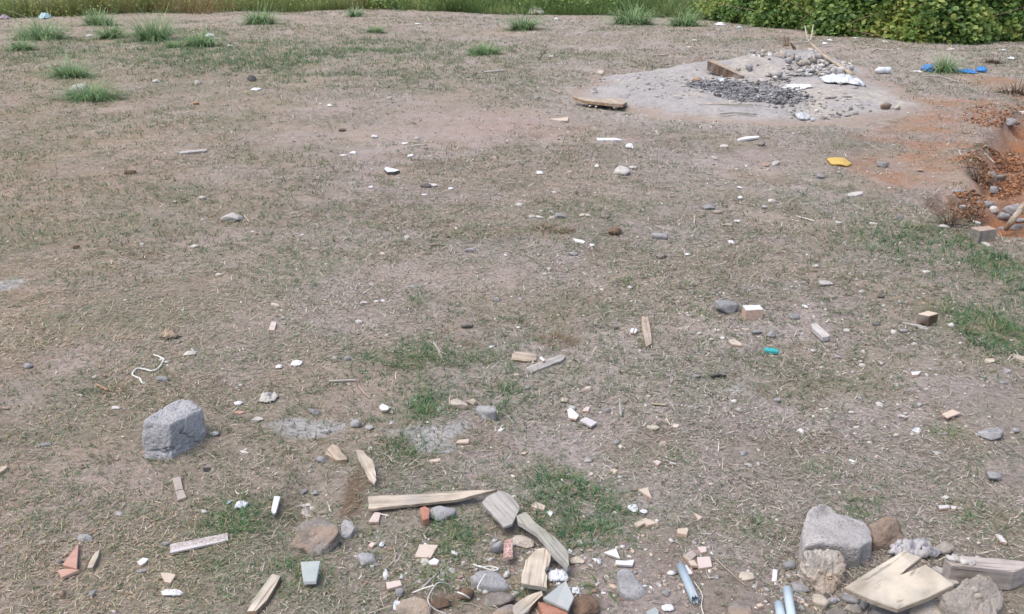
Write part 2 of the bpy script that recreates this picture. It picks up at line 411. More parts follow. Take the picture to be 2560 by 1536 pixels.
def slab_rock(label, top, base, mat, name='concrete_chunk', cat='concrete', flare=1.04, voxel=.006, amp=.012, tsize=.05):
    """broken slab: traced top outline (px, py, metres behind the front contact row), walls down into the ground, worn edges"""
    g = G(sum(p[0] for p in top) / len(top), base); P = [PY(p[0], p[1], g.y + p[2]) for p in top]; n = len(P)
    c = sum(P, Vector()) / n; c.z = g.z
    bm = bmesh.new(); tv = [bm.verts.new(p - c) for p in P]
    bv = [bm.verts.new(((p.x - c.x) * flare, (p.y - c.y) * flare, -.03)) for p in P]
    bm.faces.new(tv); bm.faces.new(bv[::-1])
    for i in range(n): bm.faces.new((tv[(i + 1) % n], tv[i], bv[i], bv[(i + 1) % n]))
    bmesh.ops.recalc_face_normals(bm, faces=bm.faces[:]); bmesh.ops.triangulate(bm, faces=bm.faces[:])
    me = bpy.data.meshes.new(name); bm.to_mesh(me); bm.free(); me.materials.append(MATS[mat])
    o = tag(link(name, me, None, c), label, cat)
    m = o.modifiers.new('grid', 'REMESH'); m.mode = 'VOXEL'; m.voxel_size = voxel; m.use_smooth_shade = True
    m = o.modifiers.new('wear', 'SMOOTH'); m.iterations = 4; m.factor = .5
    for s_, a_ in ((tsize, amp), (tsize * .25, amp * .4)):
        tx = bpy.data.textures.new('wear', 'CLOUDS'); tx.noise_scale = s_; tx.noise_depth = 3
        m = o.modifiers.new('relief', 'DISPLACE'); m.texture = tx; m.strength = a_; m.mid_level = .5; m.texture_coords = 'LOCAL'
    foot_poly([(p.x, p.y) for p in P]); return o
class _P:
    def __init__(s, x, y): s.x, s.y = x, y
def _hull2(pts):
    pts = sorted(set(pts))
    def half(ps):
        o = []
        for p in ps:
            while len(o) > 1 and (o[-1][0] - o[-2][0]) * (p[1] - o[-2][1]) - (o[-1][1] - o[-2][1]) * (p[0] - o[-2][0]) <= 0: o.pop()
            o.append(p)
        return o
    a = half(pts); b = half(pts[::-1])
    return [_P(*p) for p in a[:-1] + b[:-1]]

# ------------------------------------------------------------------ flat broken pieces: outline -> slab of real thickness
def poly(label, pts, t, mat, name='tile_shard', cat='tile', side=None, lift=0.0, hs=None, jag=0.0, bev=.0012, grp=None, parent=None, gz=None, Ys=None):
    _seed[0] += 1; r = np.random.default_rng(_seed[0])
    if gz is None:
        cx = sum(p[0] for p in pts) / len(pts); cy = sum(p[1] for p in pts) / len(pts)
        gz = max([G(cx, cy).z] + [float(Hh(*G(p[0], p[1]).xy)) - .004 for p in pts])
    z0 = gz + t + lift
    P = [PZ(p[0], p[1], z0 + (hs[i] if hs else 0)) for i, p in enumerate(pts)]
    if Ys: P = [PY(p[0], p[1], Ys[i]) for i, p in enumerate(pts)]
    n = len(P)
    e = max(range(n), key=lambda i: (P[(i + 1) % n] - P[i]).length)
    dv = P[(e + 1) % n] - P[e]; rz = math.atan2(dv.y, dv.x)
    if jag:
        Q = []
        for i in range(n):
            a, c = P[i], P[(i + 1) % n]; ln = (c - a).length; m = max(1, int(ln / .018))
            nx = Vector((-(c - a).y, (c - a).x, 0)).normalized()
            for j in range(m):
                q = a.lerp(c, j / m)
                if j: q += nx * float(r.normal()) * jag
                Q.append(q)
        P = Q; n = len(P)
    c = sum(P, Vector()) / n; c.z = gz
    M = Matrix.Rotation(-rz, 3, 'Z')
    bm = bmesh.new()
    top = [bm.verts.new(M @ (p - c)) for p in P]
    bot = [bm.verts.new(M @ (p - c - Vector((0, 0, t)))) for p in P]
    area = sum(P[i].x * P[(i + 1) % n].y - P[(i + 1) % n].x * P[i].y for i in range(n))
    ft = bm.faces.new(top if area > 0 else top[::-1]); bm.faces.new(bot[::-1] if area > 0 else bot)
    for i in range(n):
        j = (i + 1) % n
        f = bm.faces.new((top[j], top[i], bot[i], bot[j]) if area > 0 else (top[i], top[j], bot[j], bot[i]))
        f.material_index = 1 if side else 0
    if bev:
        bmesh.ops.bevel(bm, geom=[e for e in ft.edges], offset=bev, segments=1, affect='EDGES', profile=.5, clamp_overlap=True)
    bmesh.ops.triangulate(bm, faces=bm.faces[:])
    me = bpy.data.meshes.new(name); bm.to_mesh(me); bm.free()
    me.materials.append(MATS[mat])
    if side: me.materials.append(MATS[side])
    o = link(name, me, parent, c, rz)
    if not parent: tag(o, label, cat, grp)
    foot_poly([(p.x, p.y) for p in P])
    return o

# ------------------------------------------------------------------ tubes: sticks, strings, wires, pipes
def spline(P, k):
    P = [np.array(p, float) for p in P]
    if len(P) < 3 or k < 2: return P if k < 2 else [P[0] + (P[1] - P[0]) * i / k for i in range(k + 1)]
    Q = [2 * P[0] - P[1]] + P + [2 * P[-1] - P[-2]]; out = []
    for i in range(1, len(Q) - 2):
        a, b, c, d = Q[i - 1:i + 3]
        for j in range(k):
            u = j / k
            out.append(.5 * (2 * b + (c - a) * u + (2 * a - 5 * b + 4 * c - d) * u * u + (3 * b - a - 3 * c + d) * u ** 3))
    return out + [P[-1]]
def tube_np(P, rad, ns=7, knob=0.0, seed=0, caps=True):
    P = np.array(P, float); n = len(P); rad = np.interp(np.linspace(0, 1, n), np.linspace(0, 1, len(rad)), rad)
    T = np.gradient(P, axis=0); T /= np.linalg.norm(T, axis=1)[:, None] + 1e-12
    up = np.array([0, 0, 1.0]) if abs(T[0][2]) < .9 else np.array([1.0, 0, 0])
    V = []; r = np.random.default_rng(seed)
    for i in range(n):
        s = np.cross(T[i], up); s /= np.linalg.norm(s) + 1e-12; u = np.cross(s, T[i])
        for j in range(ns):
            a = 2 * math.pi * j / ns; q = rad[i] * (1 + knob * r.normal())
            V.append(P[i] + s * math.cos(a) * q + u * math.sin(a) * q)
    F = []
    for i in range(n - 1):
        for j in range(ns):
            a = i * ns + j; b = i * ns + (j + 1) % ns
            F += [(a, b, b + ns), (a, b + ns, a + ns)]
    if caps:
        V += [P[0], P[-1]]
        for j in range(ns):
            F += [((j + 1) % ns, j, n * ns), ((n - 1) * ns + j, (n - 1) * ns + (j + 1) % ns, n * ns + 1)]
    return np.array(V), np.array(F)
def stick(label, pts, rpx, mat, name='stick', cat='stick', hs=None, k=4, grp=None, ns=7, knob=.08, parent=None, flat=1.0, Y=None):
    """pts in photo pixels lying on the ground (or hs metres above it); rpx radius in photo pixels"""
    _seed[0] += 1
    P = []
    for i, p in enumerate(pts):
        g = G(*p); h = hs[i] if hs else .005
        if Y: q = PY(p[0], p[1], Y[i]); P.append(q[:]); continue
        z = g.z + h + (rpx if not isinstance(rpx, (list, tuple)) else min(rpx)) * mpp(g) * .8
        P.append(PZ(p[0], p[1], z)[:])
    q = mpp(Vector(P[len(P) // 2]))
    rad = [v * q for v in (rpx if isinstance(rpx, (list, tuple)) else [rpx])]
    P = spline(P, k); c = np.mean(P, 0); c[2] = min(p[2] for p in P)
    d = np.array(P[-1]) - np.array(P[0]); rz = math.atan2(d[1], d[0]); co, si = math.cos(-rz), math.sin(-rz)
    V, F = tube_np(np.array(P) - c, rad, ns, knob, _seed[0])
    V = np.c_[V[:, 0] * co - V[:, 1] * si, V[:, 0] * si + V[:, 1] * co, V[:, 2]]
    o = link(name, np_mesh(name, V, F, MATS[mat], smooth=True), parent, c, rz)
    if not parent: tag(o, label, cat, grp)
    return o

# ------------------------------------------------------------------ crumpled sheets: paper, bags, plastic
def crumple(label, bbox, mat, name='paper_scrap', cat='paper', hgt=.4, amp=.5, nx=16, ny=12, grp=None, ang=0.0, thick=.0015, shape=None, parent=None, fold=3.0):
    _seed[0] += 1; s = _seed[0]; r = np.random.default_rng(s)
    x0, y0, x1, y1 = bbox; fr = G((x0 + x1) / 2, y1); q = mpp(fr); w = (x1 - x0) * q; vh = (y1 - y0) * q
    de = math.atan2(CAM_H, fr.y); h = hgt * min(w, vh / math.cos(de)); d = max((vh - h * .6 * math.cos(de)) / math.sin(de), .25 * w); d = min(d, 1.4 * w)
    u, v = np.meshgrid(np.linspace(-1, 1, nx), np.linspace(-1, 1, ny))
    rr = np.sqrt(u * u + v * v) + 1e-9; m = np.maximum(abs(u), abs(v)); sq = .55
    X = u * (sq + (1 - sq) * m / rr); Y = v * (sq + (1 - sq) * m / rr)
    an = np.arctan2(Y, X)
    sc_ = 1 - .28 * vn2(an * 2.3 + 7, m * 0 + s % 19, s) * m
    X, Y = X * sc_, Y * sc_
    Z = 1 - np.abs(2 * fbm(u * fold * .55 + s % 31, v * fold * .55, 3, s) - 1)
    Z = (Z - Z.min()) / (np.ptp(Z) + 1e-9)
    Z = Z * (1 - .75 * m ** 3) + .15 * amp * r.normal(size=Z.shape) * .3
    X = X + .06 * r.normal(size=X.shape) * amp; Y = Y + .06 * r.normal(size=Y.shape) * amp
    V = np.c_[(X * w / 2).ravel(), (Y * d / 2).ravel(), np.clip(Z, 0, None).ravel() * h + .003]
    i = np.arange(ny - 1)[:, None] * nx + np.arange(nx - 1)[None]; i = i.ravel()
    F = np.vstack([np.c_[i, i + 1, i + nx + 1], np.c_[i, i + nx + 1, i + nx]])
    cx, cy = fr.x * (fr.y + d / 2) / fr.y, fr.y + d / 2
    V[:, 2] += Hh(cx + V[:, 0], cy + V[:, 1]) - float(Hh(cx, cy))
    o = link(name, np_mesh(name, V, F, MATS[mat], smooth=False), parent, (cx, cy, float(Hh(cx, cy))))
    sm = o.modifiers.new('thickness', 'SOLIDIFY'); sm.thickness = thick; sm.offset = 1
    if not parent: tag(o, label, cat, grp)
    foot_ell(cx, cy, w * .42, d * .42)
    return o

# ------------------------------------------------------------------ grass blades (vectorised)
def blades(base, head, length, width, lean, curl, col0, col1, nseg=3):
    """strips of nseg segments ending in a point; lean: 0 upright .. 1 flat on the ground"""
    n = len(base); V = np.zeros((n, nseg * 2 + 1, 3)); C = np.zeros((n, nseg * 2 + 1, 3))
    dx, dy = np.cos(head), np.sin(head); sx, sy = -dy, dx
    pos = base.copy(); ang = lean * math.pi / 2
    for k in range(nseg + 1):
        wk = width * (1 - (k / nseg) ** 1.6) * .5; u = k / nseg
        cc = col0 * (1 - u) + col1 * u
        if k < nseg:
            V[:, 2 * k] = pos + np.c_[sx * wk, sy * wk, 0 * wk]; V[:, 2 * k + 1] = pos - np.c_[sx * wk, sy * wk, 0 * wk]
            C[:, 2 * k] = cc; C[:, 2 * k + 1] = cc
            st = length / nseg; pos = pos + np.c_[dx * np.sin(ang) * st, dy * np.sin(ang) * st, np.cos(ang) * st]; ang = ang + curl
        else:
            V[:, 2 * k] = pos; C[:, 2 * k] = cc
    T = []
    for k in range(nseg - 1):
        a = 2 * k; T += [(a, a + 1, a + 3), (a, a + 3, a + 2)]
    a = 2 * (nseg - 1); T.append((a, a + 1, a + 2))
    F = (np.arange(n)[:, None, None] * (nseg * 2 + 1) + np.array(T)[None]).reshape(-1, 3)
    return V.reshape(-1, 3), F, C.reshape(-1, 3)
def tuft(label, bbox, name='grass_tuft', dens=1.0, hue=(.10, .19, .065), tip=(.22, .30, .12), stalks=0, grp='green grass tufts', lean=.45, cat='grass', wid=1.0, dry=.14, spread=.36, lenk=1.15):
    _seed[0] += 1; r = np.random.default_rng(_seed[0])
    x0, y0, x1, y1 = bbox; fr = G((x0 + x1) / 2, y1); q = mpp(fr); w = (x1 - x0) * q; vh = (y1 - y0) * q
    de = math.atan2(CAM_H, fr.y); d = min(w * .6, .5 * vh / math.sin(de)); h = max((vh - .6 * d * math.sin(de)) / math.cos(de), .02)
    cx, cy = fr.x * (fr.y + d / 2) / fr.y, fr.y + d / 2
    n = int(np.clip(250 * dens * (w / h) ** .6, 26, 700))
    a = r.uniform(0, 2 * math.pi, n); rd = np.sqrt(r.uniform(0, 1, n))
    bx, by = rd * np.cos(a) * w * spread, rd * np.sin(a) * d * spread
    gz = Hh(cx + bx, cy + by); z0 = float(Hh(cx, cy))
    head = np.arctan2(by * w / d, bx) + r.normal(0, .7, n)
    L_ = h * r.uniform(.45, 1.35, n) * lenk
    ln = np.clip(r.normal(lean * (.35 + .65 * rd), .18), 0, .95); cu = r.uniform(.1, .6, n)
    wd = np.maximum(.0035, q * 1.9) * r.uniform(.6, 1.2, n) * wid
    k = r.uniform(.65, 1.25, n)[:, None]
    c0 = np.array(hue)[None] * k * .75; c1 = np.array(tip)[None] * k
    dm = r.uniform(size=n) < dry; c0[dm] = (.28, .22, .12); c1[dm] = (.42, .35, .2)
    V, F, C = blades(np.c_[bx, by, gz - z0 - .01], head, L_, wd, ln, cu, c0, c1, 4)
    root = empty(name, (cx, cy, z0)); tag(root, label, cat, grp)
    link('blades', np_mesh('blades', V, F, MATS['blade_green'], C), root)
    for s in range(stalks):
        P = spline([(w * .05 * r.normal(), 0, 0), (w * .08 * r.normal(), 0, h * .9), (w * .15 * r.normal(), 0, h * 1.75)], 4)
        V2, F2 = tube_np(P, [.006, .004, .003], 5)
        link('seed_stalk', np_mesh('seed_stalk', V2, F2, MATS['wood_pale']), root)
    return root

# ================================================================== SETTING: ground, sand heap, verge, hedge
EDGE = np.array([(-24, 20.5), (-17, 22), (-14, 22.8), (-11.9, 24.0), (-8.6, 25.4), (-4.4, 26.6), (-1.4, 25.6), (1.6, 25.0), (4.2, 24.1), (4.95, 22.2), (5.6, 20.4), (6.2, 18.9), (6.9, 18.0), (7.6, 16.5), (8.5, 17.0), (9.8, 17.6), (13, 18.6), (17, 19.5), (24, 20.5)])
def zone(px, py, rx, ry, x, y):               # soft ellipse given in photo pixels, evaluated on the ground
    c = G(px, py); l = G(px + rx, py); f_ = G(px, py - ry)
    return np.exp(-(((x - c.x) / abs(l.x - c.x)) ** 2 + ((y - c.y) / max(abs(f_.y - c.y), .05)) ** 2))
def lerp3(a, b, f): return a * (1 - f[..., None]) + np.array(b) * f[..., None]
GREEN = [(1060, 1020, 90, 50, 1.0), (1390, 1230, 90, 70, 1.0), (1450, 1310, 110, 70, 1.2), (1120, 1340, 90, 60, 1.1), (600, 1290, 110, 60, 1.0), (2500, 830, 110, 60, 1.5),
         (2545, 700, 60, 90, 1.3), (2050, 1180, 70, 40, .7), (2370, 1085, 60, 30, .9), (870, 900, 110, 60, .7), (1010, 1130, 120, 40, .9), (1310, 1480, 130, 60, .6), (1550, 1330, 90, 60, .9),
         (2140, 1270, 120, 50, .9), (1900, 1320, 90, 60, .8), (2450, 1300, 110, 60, .8), (740, 1430, 90, 60, .7), (1180, 900, 150, 60, .6), (1260, 1000, 60, 40, .8), (1580, 960, 250, 70, .35),
         (300, 560, 300, 90, .35), (160, 800, 100, 30, .6), (1050, 745, 40, 20, .7), (750, 700, 250, 90, .3), (640, 130, 500, 60, .5), (900, 150, 400, 50, .35), (250, 110, 300, 40, .5), (1400, 130, 200, 40, .25),
         (2290, 600, 200, 60, .5), (2200, 640, 200, 80, .35), (1030, 880, 60, 40, .8), (2080, 960, 150, 60, .45), (1650, 1150, 200, 60, .4), (2330, 1180, 220, 60, .6), (520, 1420, 120, 60, .5)]
BARE = [(980, 690, 260, 50, 1.), (850, 800, 230, 35, .9), (1350, 680, 250, 50, .8), (150, 900, 160, 40, .7), (60, 1000, 90, 60, .6), (1000, 320, 350, 40, .7), (900, 470, 250, 40, .5), (700, 600, 200, 25, .5),
        (1650, 480, 250, 50, .6), (1250, 300, 250, 40, .6), (2050, 640, 120, 40, .4), (2200, 1000, 160, 40, .5), (200, 1200, 180, 40, .4), (560, 810, 130, 30, .7), (1750, 1190, 120, 30, .6), (2260, 1120, 130, 40, .5),
        (1800, 400, 300, 40, .4), (2000, 820, 200, 40, .4)]
def masks(x, y):
    g = 0; b = 0
    for q in GREEN: g = g + q[4] * zone(*q[:4], x, y)
    for q in BARE: b = b + q[4] * zone(*q[:4], x, y)
    return np.clip(g, 0, 1.5), np.clip(b, 0, 1)
def soil_zones(x, y):
    tr = trench(x, y)
    og = np.clip(sstep(.25, .75, 1.25 * zone(2400, 430, 110, 45, x, y) + 1.0 * zone(2480, 300, 140, 40, x, y) + .9 * zone(2360, 255, 110, 20, x, y) + .75 * zone(2530, 210, 120, 40, x, y)
                       + .55 * zone(2300, 350, 180, 40, x, y) + .5 * fbm(x * 2.2, y * 2.2, 4, 61) - .25) + tr, 0, 1)
    fade = .55 * zone(1300, 330, 300, 60, x, y) * fbm(x * 1.2, y * 1.2, 3, 63)
    ash = np.clip(sstep(.10, .75, 1.1 * zone(1800, 245, 420, 55, x, y) + .3 * (fbm(x * 2, y * 2, 4, 64) - .5)), 0, 1)
    cem = np.clip(sstep(.38, .62, 1.1 * zone(760, 1070, 95, 25, x, y) + 1.0 * zone(1060, 1085, 90, 22, x, y) + .9 * zone(1090, 1120, 60, 16, x, y) + .8 * zone(1150, 1060, 40, 15, x, y) + 1.1 * zone(15, 712, 50, 16, x, y)
                         + .5 * zone(1480, 1190, 60, 14, x, y) + .6 * zone(1840, 975, 70, 22, x, y) + .5 * (fbm(x * 16, y * 16, 4, 65) - .5)), 0, 1)
    dark = np.clip(sstep(.35, .7, zone(885, 1235, 34, 75, x, y) + .7 * zone(1080, 1510, 120, 30, x, y) + .9 * zone(1460, 1510, 60, 30, x, y) + .7 * zone(2350, 530, 60, 40, x, y) + .4 * (fbm(x * 12, y * 12, 3, 66) - .5)), 0, 1)
    return og, fade, ash, cem, dark, tr
def ground_col(x, y):
    a = fbm(x * .9, y * .9, 4, 51); f2 = fbm(x * 4.5, y * 4.5, 4, 52); f3 = fbm(x * 20, y * 20, 3, 53)
    c = np.zeros(x.shape + (3,)) + np.array((.330, .285, .264))
    c = lerp3(c, (.392, .352, .333), sstep(.48, .72, a) * .8)
    c = lerp3(c, (.255, .205, .170), sstep(.52, .75, f2) * .7)
    c = lerp3(c, (.38, .33, .295), sstep(.55, .75, f3) * .5)
    c = lerp3(c, (.375, .28, .195), (sstep(1.0, 4.0, -x) * .45 + .35 * sstep(-.2, 1.2, -x / np.maximum(y, 1) * 1.6)) * (.4 + .6 * f2))
    c = lerp3(c, (.40, .352, .318), sstep(6, 13, y) * (.3 + .5 * a) * (1 - .6 * sstep(.5, .7, f2)))
    pk = fbm(x * 1.5 + 31, y * 1.5, 4, 57)
    c = lerp3(c, (.335, .272, .20), sstep(.5, .66, pk) * .45); c = lerp3(c, (.235, .222, .17), sstep(.5, .64, fbm(x * 2.1 - 11, y * 2.1, 4, 58)) * .45)
    g, b = masks(x, y)
    c = lerp3(c, (.21, .205, .12), np.clip(g, 0, 1) * .5 * sstep(.3, .6, f2))
    c = lerp3(c, (.375, .325, .295), b * .55)
    og, fade, ash, cem, dark, tr = soil_zones(x, y)
    c = lerp3(c, (.36, .19, .13), fade * .6)
    c = lerp3(c, (.37, .20, .115), og * (.25 + .75 * sstep(.3, .65, f2)) * (.72 + .28 * tr))
    c = lerp3(c, (.42, .39, .36), ash * .85)
    c = lerp3(c, (.41, .405, .40), cem * .9)
    c = lerp3(c, (.17, .118, .082), dark * .85)
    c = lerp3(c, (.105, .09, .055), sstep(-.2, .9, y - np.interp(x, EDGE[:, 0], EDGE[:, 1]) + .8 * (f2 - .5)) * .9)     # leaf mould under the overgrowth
    c = lerp3(c, (.27, .125, .06), tr * (.45 + .55 * f2))
    # freshly cut dark topsoil along the lip of the dug trench
    lipd = np.abs(x - lip_x(y)) < .14
    c = lerp3(c, (.12, .08, .055), (lipd & (y > 5.2) & (y < 8.5)) * sstep(.4, .6, f2) * .8)
    return c
def grow(a, b, s0, s1):
    out = [a]; s = s0
    while out[-1] < b: out.append(out[-1] + s); s = min(s1, s * 1.03)
    return out
def build_ground():
    xp = list(np.arange(0, 3.6, .024)) + grow(3.6, 22, .024, .22)[0:] + [30, 45, 80, 160, 400]
    xp = np.unique(np.round(xp, 4)); xs = np.r_[-xp[::-1][:-1], xp]
    ys = np.r_[[-400, -150, -60, -20, -8, -3, -1, 0, .4, .8], np.arange(1.0, 6.2, .022), grow(6.2, 34, .024, .3)[1:], [40, 55, 80, 150, 400, 900]]
    X, Y = np.meshgrid(xs, ys)
    Z = H0(X, Y)
    far = (np.abs(X) > 25) | (Y > 40) | (Y < -1)
    Z = np.where(far, 0, Z)
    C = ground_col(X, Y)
    nx, ny = len(xs), len(ys)
    i = (np.arange(ny - 1)[:, None] * nx + np.arange(nx - 1)[None]).ravel()
    F = np.c_[i, i + 1, i + nx + 1, i + nx]
    m, t, b = new_mat('ground'); L = t.links.new
    at = N(t, 'ShaderNodeAttribute', attribute_name='col'); tc = N(t, 'ShaderNodeTexCoord')
    n1 = N(t, 'ShaderNodeTexNoise', i_Scale=55, i_Detail=6, i_Roughness=.72); L(tc.outputs['Object'], n1.inputs['Vector'])
    n2 = N(t, 'ShaderNodeTexNoise', i_Scale=420, i_Detail=3, i_Roughness=.7); L(tc.outputs['Object'], n2.inputs['Vector'])
    n3 = N(t, 'ShaderNodeTexNoise', i_Scale=9, i_Detail=8, i_Roughness=.75); L(tc.outputs['Object'], n3.inputs['Vector'])
    c = mixc(t, .75, at.outputs['Color'], ramp(t, n1.outputs[0], [(.32, (.52, .49, .47)), (.5, (.97, .96, .95)), (.68, (1.3, 1.27, 1.22))]), 'MULTIPLY')
    c = mixc(t, .6, c, ramp(t, n2.outputs[0], [(.34, (.55, .53, .52)), (.52, (1, 1, 1)), (.68, (1.35, 1.33, 1.3))]), 'MULTIPLY')
    c = mixc(t, .7, c, ramp(t, n3.outputs[0], [(.3, (.72, .69, .66)), (.5, (1, 1, 1)), (.7, (1.18, 1.17, 1.16))]), 'MULTIPLY')
    vo = N(t, 'ShaderNodeTexVoronoi', i_Scale=95); L(tc.outputs['Object'], vo.inputs['Vector'])
    sp = ramp(t, vo.outputs['Distance'], [(.12, (1, 1, 1)), (.2, (0, 0, 0))])
    vc = ramp(t, vo.outputs['Color'], [(.72, (0, 0, 0)), (.74, (1, 1, 1))])
    c = mixc(t, mixc(t, 1.0, sp, vc, 'MULTIPLY'), c, (.46, .41, .35))
    L(c, b.inputs['Base Color']); b.inputs['Roughness'].default_value = .95; b.inputs['Specular IOR Level'].default_value = .12
    a1 = N(t, 'ShaderNodeMath', operation='MULTIPLY_ADD'); L(n1.outputs[0], a1.inputs[0]); a1.inputs[1].default_value = 2.2; L(n2.outputs[0], a1.inputs[2])
    bp = N(t, 'ShaderNodeBump', i_Strength=.75, i_Distance=.007); L(a1.outputs[0], bp.inputs['Height']); L(bp.outputs[0], b.inputs['Normal'])
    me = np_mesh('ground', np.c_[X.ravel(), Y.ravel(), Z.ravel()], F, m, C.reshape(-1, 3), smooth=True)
    tag(link('ground', me), kind='structure')
build_ground()

def build_heap():
    xs = np.arange(.2, 5.8, .03); ys = np.arange(8.0, 14.6, .035); X, Y = np.meshgrid(xs, ys)
    hh = heap_h(X, Y)
    Z = H0(X, Y) + hh + .010 * (fbm(X * 11, Y * 11, 3, 71) - .5) * 2 + .07 * np.exp(-(((X - 2.95) / .55) ** 2 + ((Y - 10.75) / .32) ** 2)) * (fbm(X * 9, Y * 9, 3, 77) - .25)
    f2 = fbm(X * 5, Y * 5, 4, 72); f3 = fbm(X * 1.6, Y * 1.6, 3, 73)
    C = np.zeros(X.shape + (3,)) + np.array((.355, .338, .325))
    C = lerp3(C, (.43, .39, .335), sstep(.5, .65, f3) * .7)
    C = lerp3(C, (.27, .265, .265), sstep(.5, .62, fbm(X * 11, Y * 11, 3, 76)) * .5)
    C = lerp3(C, (.30, .285, .275), sstep(.55, .75, f2) * .6)
    burn = sstep(.35, .7, 1.1 * zone(1880, 232, 130, 26, X, Y) + .45 * zone(1760, 213, 80, 12, X, Y) + .5 * (f2 - .5))
    C = lerp3(C, (.24, .235, .238), burn * .8)
    C = lerp3(C, (.30, .245, .205), 1 - sstep(.0, .05, hh + .03 * (f2 - .5)))
    nx, ny = len(xs), len(ys)
    i = (np.arange(ny - 1)[:, None] * nx + np.arange(nx - 1)[None]).ravel()
    keep = (hh.ravel()[i] > -.013) | (hh.ravel()[i + nx + 1] > -.013)
    i = i[keep]; F = np.c_[i, i + 1, i + nx + 1, i + nx]
    used = np.unique(F); mp = np.full(nx * ny, -1); mp[used] = np.arange(len(used))
    m, t, b = new_mat('sand'); L = t.links.new
    at = N(t, 'ShaderNodeAttribute', attribute_name='col'); tc = N(t, 'ShaderNodeTexCoord')
    n1 = N(t, 'ShaderNodeTexNoise', i_Scale=26, i_Detail=8, i_Roughness=.75); L(tc.outputs['Object'], n1.inputs['Vector'])
    L(mixc(t, .7, at.outputs['Color'], ramp(t, n1.outputs[0], [(.32, (.55, .54, .53)), (.5, (1, 1, 1)), (.7, (1.2, 1.18, 1.15))]), 'MULTIPLY'), b.inputs['Base Color'])
    b.inputs['Roughness'].default_value = .95; b.inputs['Specular IOR Level'].default_value = .1
    bp = N(t, 'ShaderNodeBump', i_Strength=.7, i_Distance=.02); L(n1.outputs[0], bp.inputs['Height']); L(bp.outputs[0], b.inputs['Normal'])
    me = np_mesh('sand_heap', np.c_[X.ravel(), Y.ravel(), Z.ravel()][used], mp[F], m, C.reshape(-1, 3)[used], smooth=True)
    tag(link('sand_heap', me), 'low heap of pale grey sand and ash on the dirt lot', kind='structure')
build_heap()

# ---------------- the overgrown edge of the lot
_sl = np.r_[0, np.cumsum(np.hypot(*np.diff(EDGE, axis=0).T))]
def edge_at(s):
    x = np.interp(s, _sl, EDGE[:, 0]); y = np.interp(s, _sl, EDGE[:, 1])
    x2 = np.interp(s + .3, _sl, EDGE[:, 0]); y2 = np.interp(s + .3, _sl, EDGE[:, 1])
    tx, ty = x2 - x, y2 - y; l = np.hypot(tx, ty) + 1e-9
    return x, y, -ty / l, tx / l              # point and the normal away from the lot
def s_of(i): return _sl[i]
def verge(name, label, s0, s1, n, depth, hl, cols, seed, cat, droop=.35, wd=.012):
    r = np.random.default_rng(seed)
    s = r.uniform(s0, s1, n); d = depth * r.uniform(0, 1, n) ** 1.4 + 1.5 * (fbm(s * .6, s * 0, 3, seed) - .55)
    x, y, nx, ny = edge_at(s); x = x + nx * d; y = y + ny * d
    k = fbm(x * .7, y * .7, 3, seed + 1); L_ = (hl[0] + (hl[1] - hl[0]) * r.uniform(0, 1, n) ** 1.3) * (.15 + 1.9 * k ** 1.5) * (.45 + .55 * np.clip(d / .6 + .3, 0, 1))
    cols = np.array(cols); ci = np.clip((1.5 * fbm(x * .45, y * .45, 3, seed + 2) - .25 + r.normal(0, .15, n)) * len(cols), 0, len(cols) - 1).astype(int)
    c = cols[ci] * r.uniform(.65, 1.3, n)[:, None]
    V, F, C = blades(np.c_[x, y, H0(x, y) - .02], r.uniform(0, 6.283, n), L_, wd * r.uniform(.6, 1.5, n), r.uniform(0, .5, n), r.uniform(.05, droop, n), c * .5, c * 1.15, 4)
    return tag(link(name, np_mesh(name, V, F, MATS['blade_green'], C)), label, cat, kind='stuff')
G1 = [(.40, .29, .15), (.36, .31, .14), (.29, .31, .11), (.22, .29, .09), (.19, .28, .09), (.36, .38, .15)]
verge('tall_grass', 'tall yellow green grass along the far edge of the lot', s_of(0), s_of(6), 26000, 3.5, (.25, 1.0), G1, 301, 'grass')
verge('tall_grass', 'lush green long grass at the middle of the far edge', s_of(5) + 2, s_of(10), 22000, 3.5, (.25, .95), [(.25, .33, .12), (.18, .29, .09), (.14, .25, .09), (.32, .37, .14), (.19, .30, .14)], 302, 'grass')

LEAF_V = np.array([(0, 0, 0), (.33, .32, .10), (.47, .70, .08), (.24, 1.06, .0), (0, 1.22, -.06), (-.24, 1.06, .0), (-.47, .70, .08), (-.33, .32, .10), (0, .6, -.02)])
LEAF_F = np.array([(8, 0, 1), (8, 1, 2), (8, 2, 3), (8, 3, 4), (8, 4, 5), (8, 5, 6), (8, 6, 7), (8, 7, 0)])
def leaf_frames(n, r, upw=.9):
    """random leaf rotations whose faces look mostly up and out"""
    nz = np.c_[r.normal(0, .7, n), r.normal(-.3, .7, n), np.abs(r.normal(upw, .5, n))]; nz /= np.linalg.norm(nz, axis=1)[:, None]
    t = r.normal(size=(n, 3)); t -= (t * nz).sum(1)[:, None] * nz; t /= np.linalg.norm(t, axis=1)[:, None]
    return np.stack([np.cross(t, nz), t, nz], 2)          # columns: x, y, z axes
def leaves_mesh(pos, Rm, size, col):
    V = np.einsum('nij,vj->nvi', Rm, LEAF_V) * size[:, None, None] + pos[:, None]
    F = (np.arange(len(pos))[:, None, None] * 9 + LEAF_F[None]).reshape(-1, 3)
    C = np.repeat(col, 9, 0).reshape(-1, 9, 3) * np.array([.9, 1, 1.05, 1.05, 1, 1.05, 1.05, 1, .85])[None, :, None]
    return V.reshape(-1, 3), F, C.reshape(-1, 3)
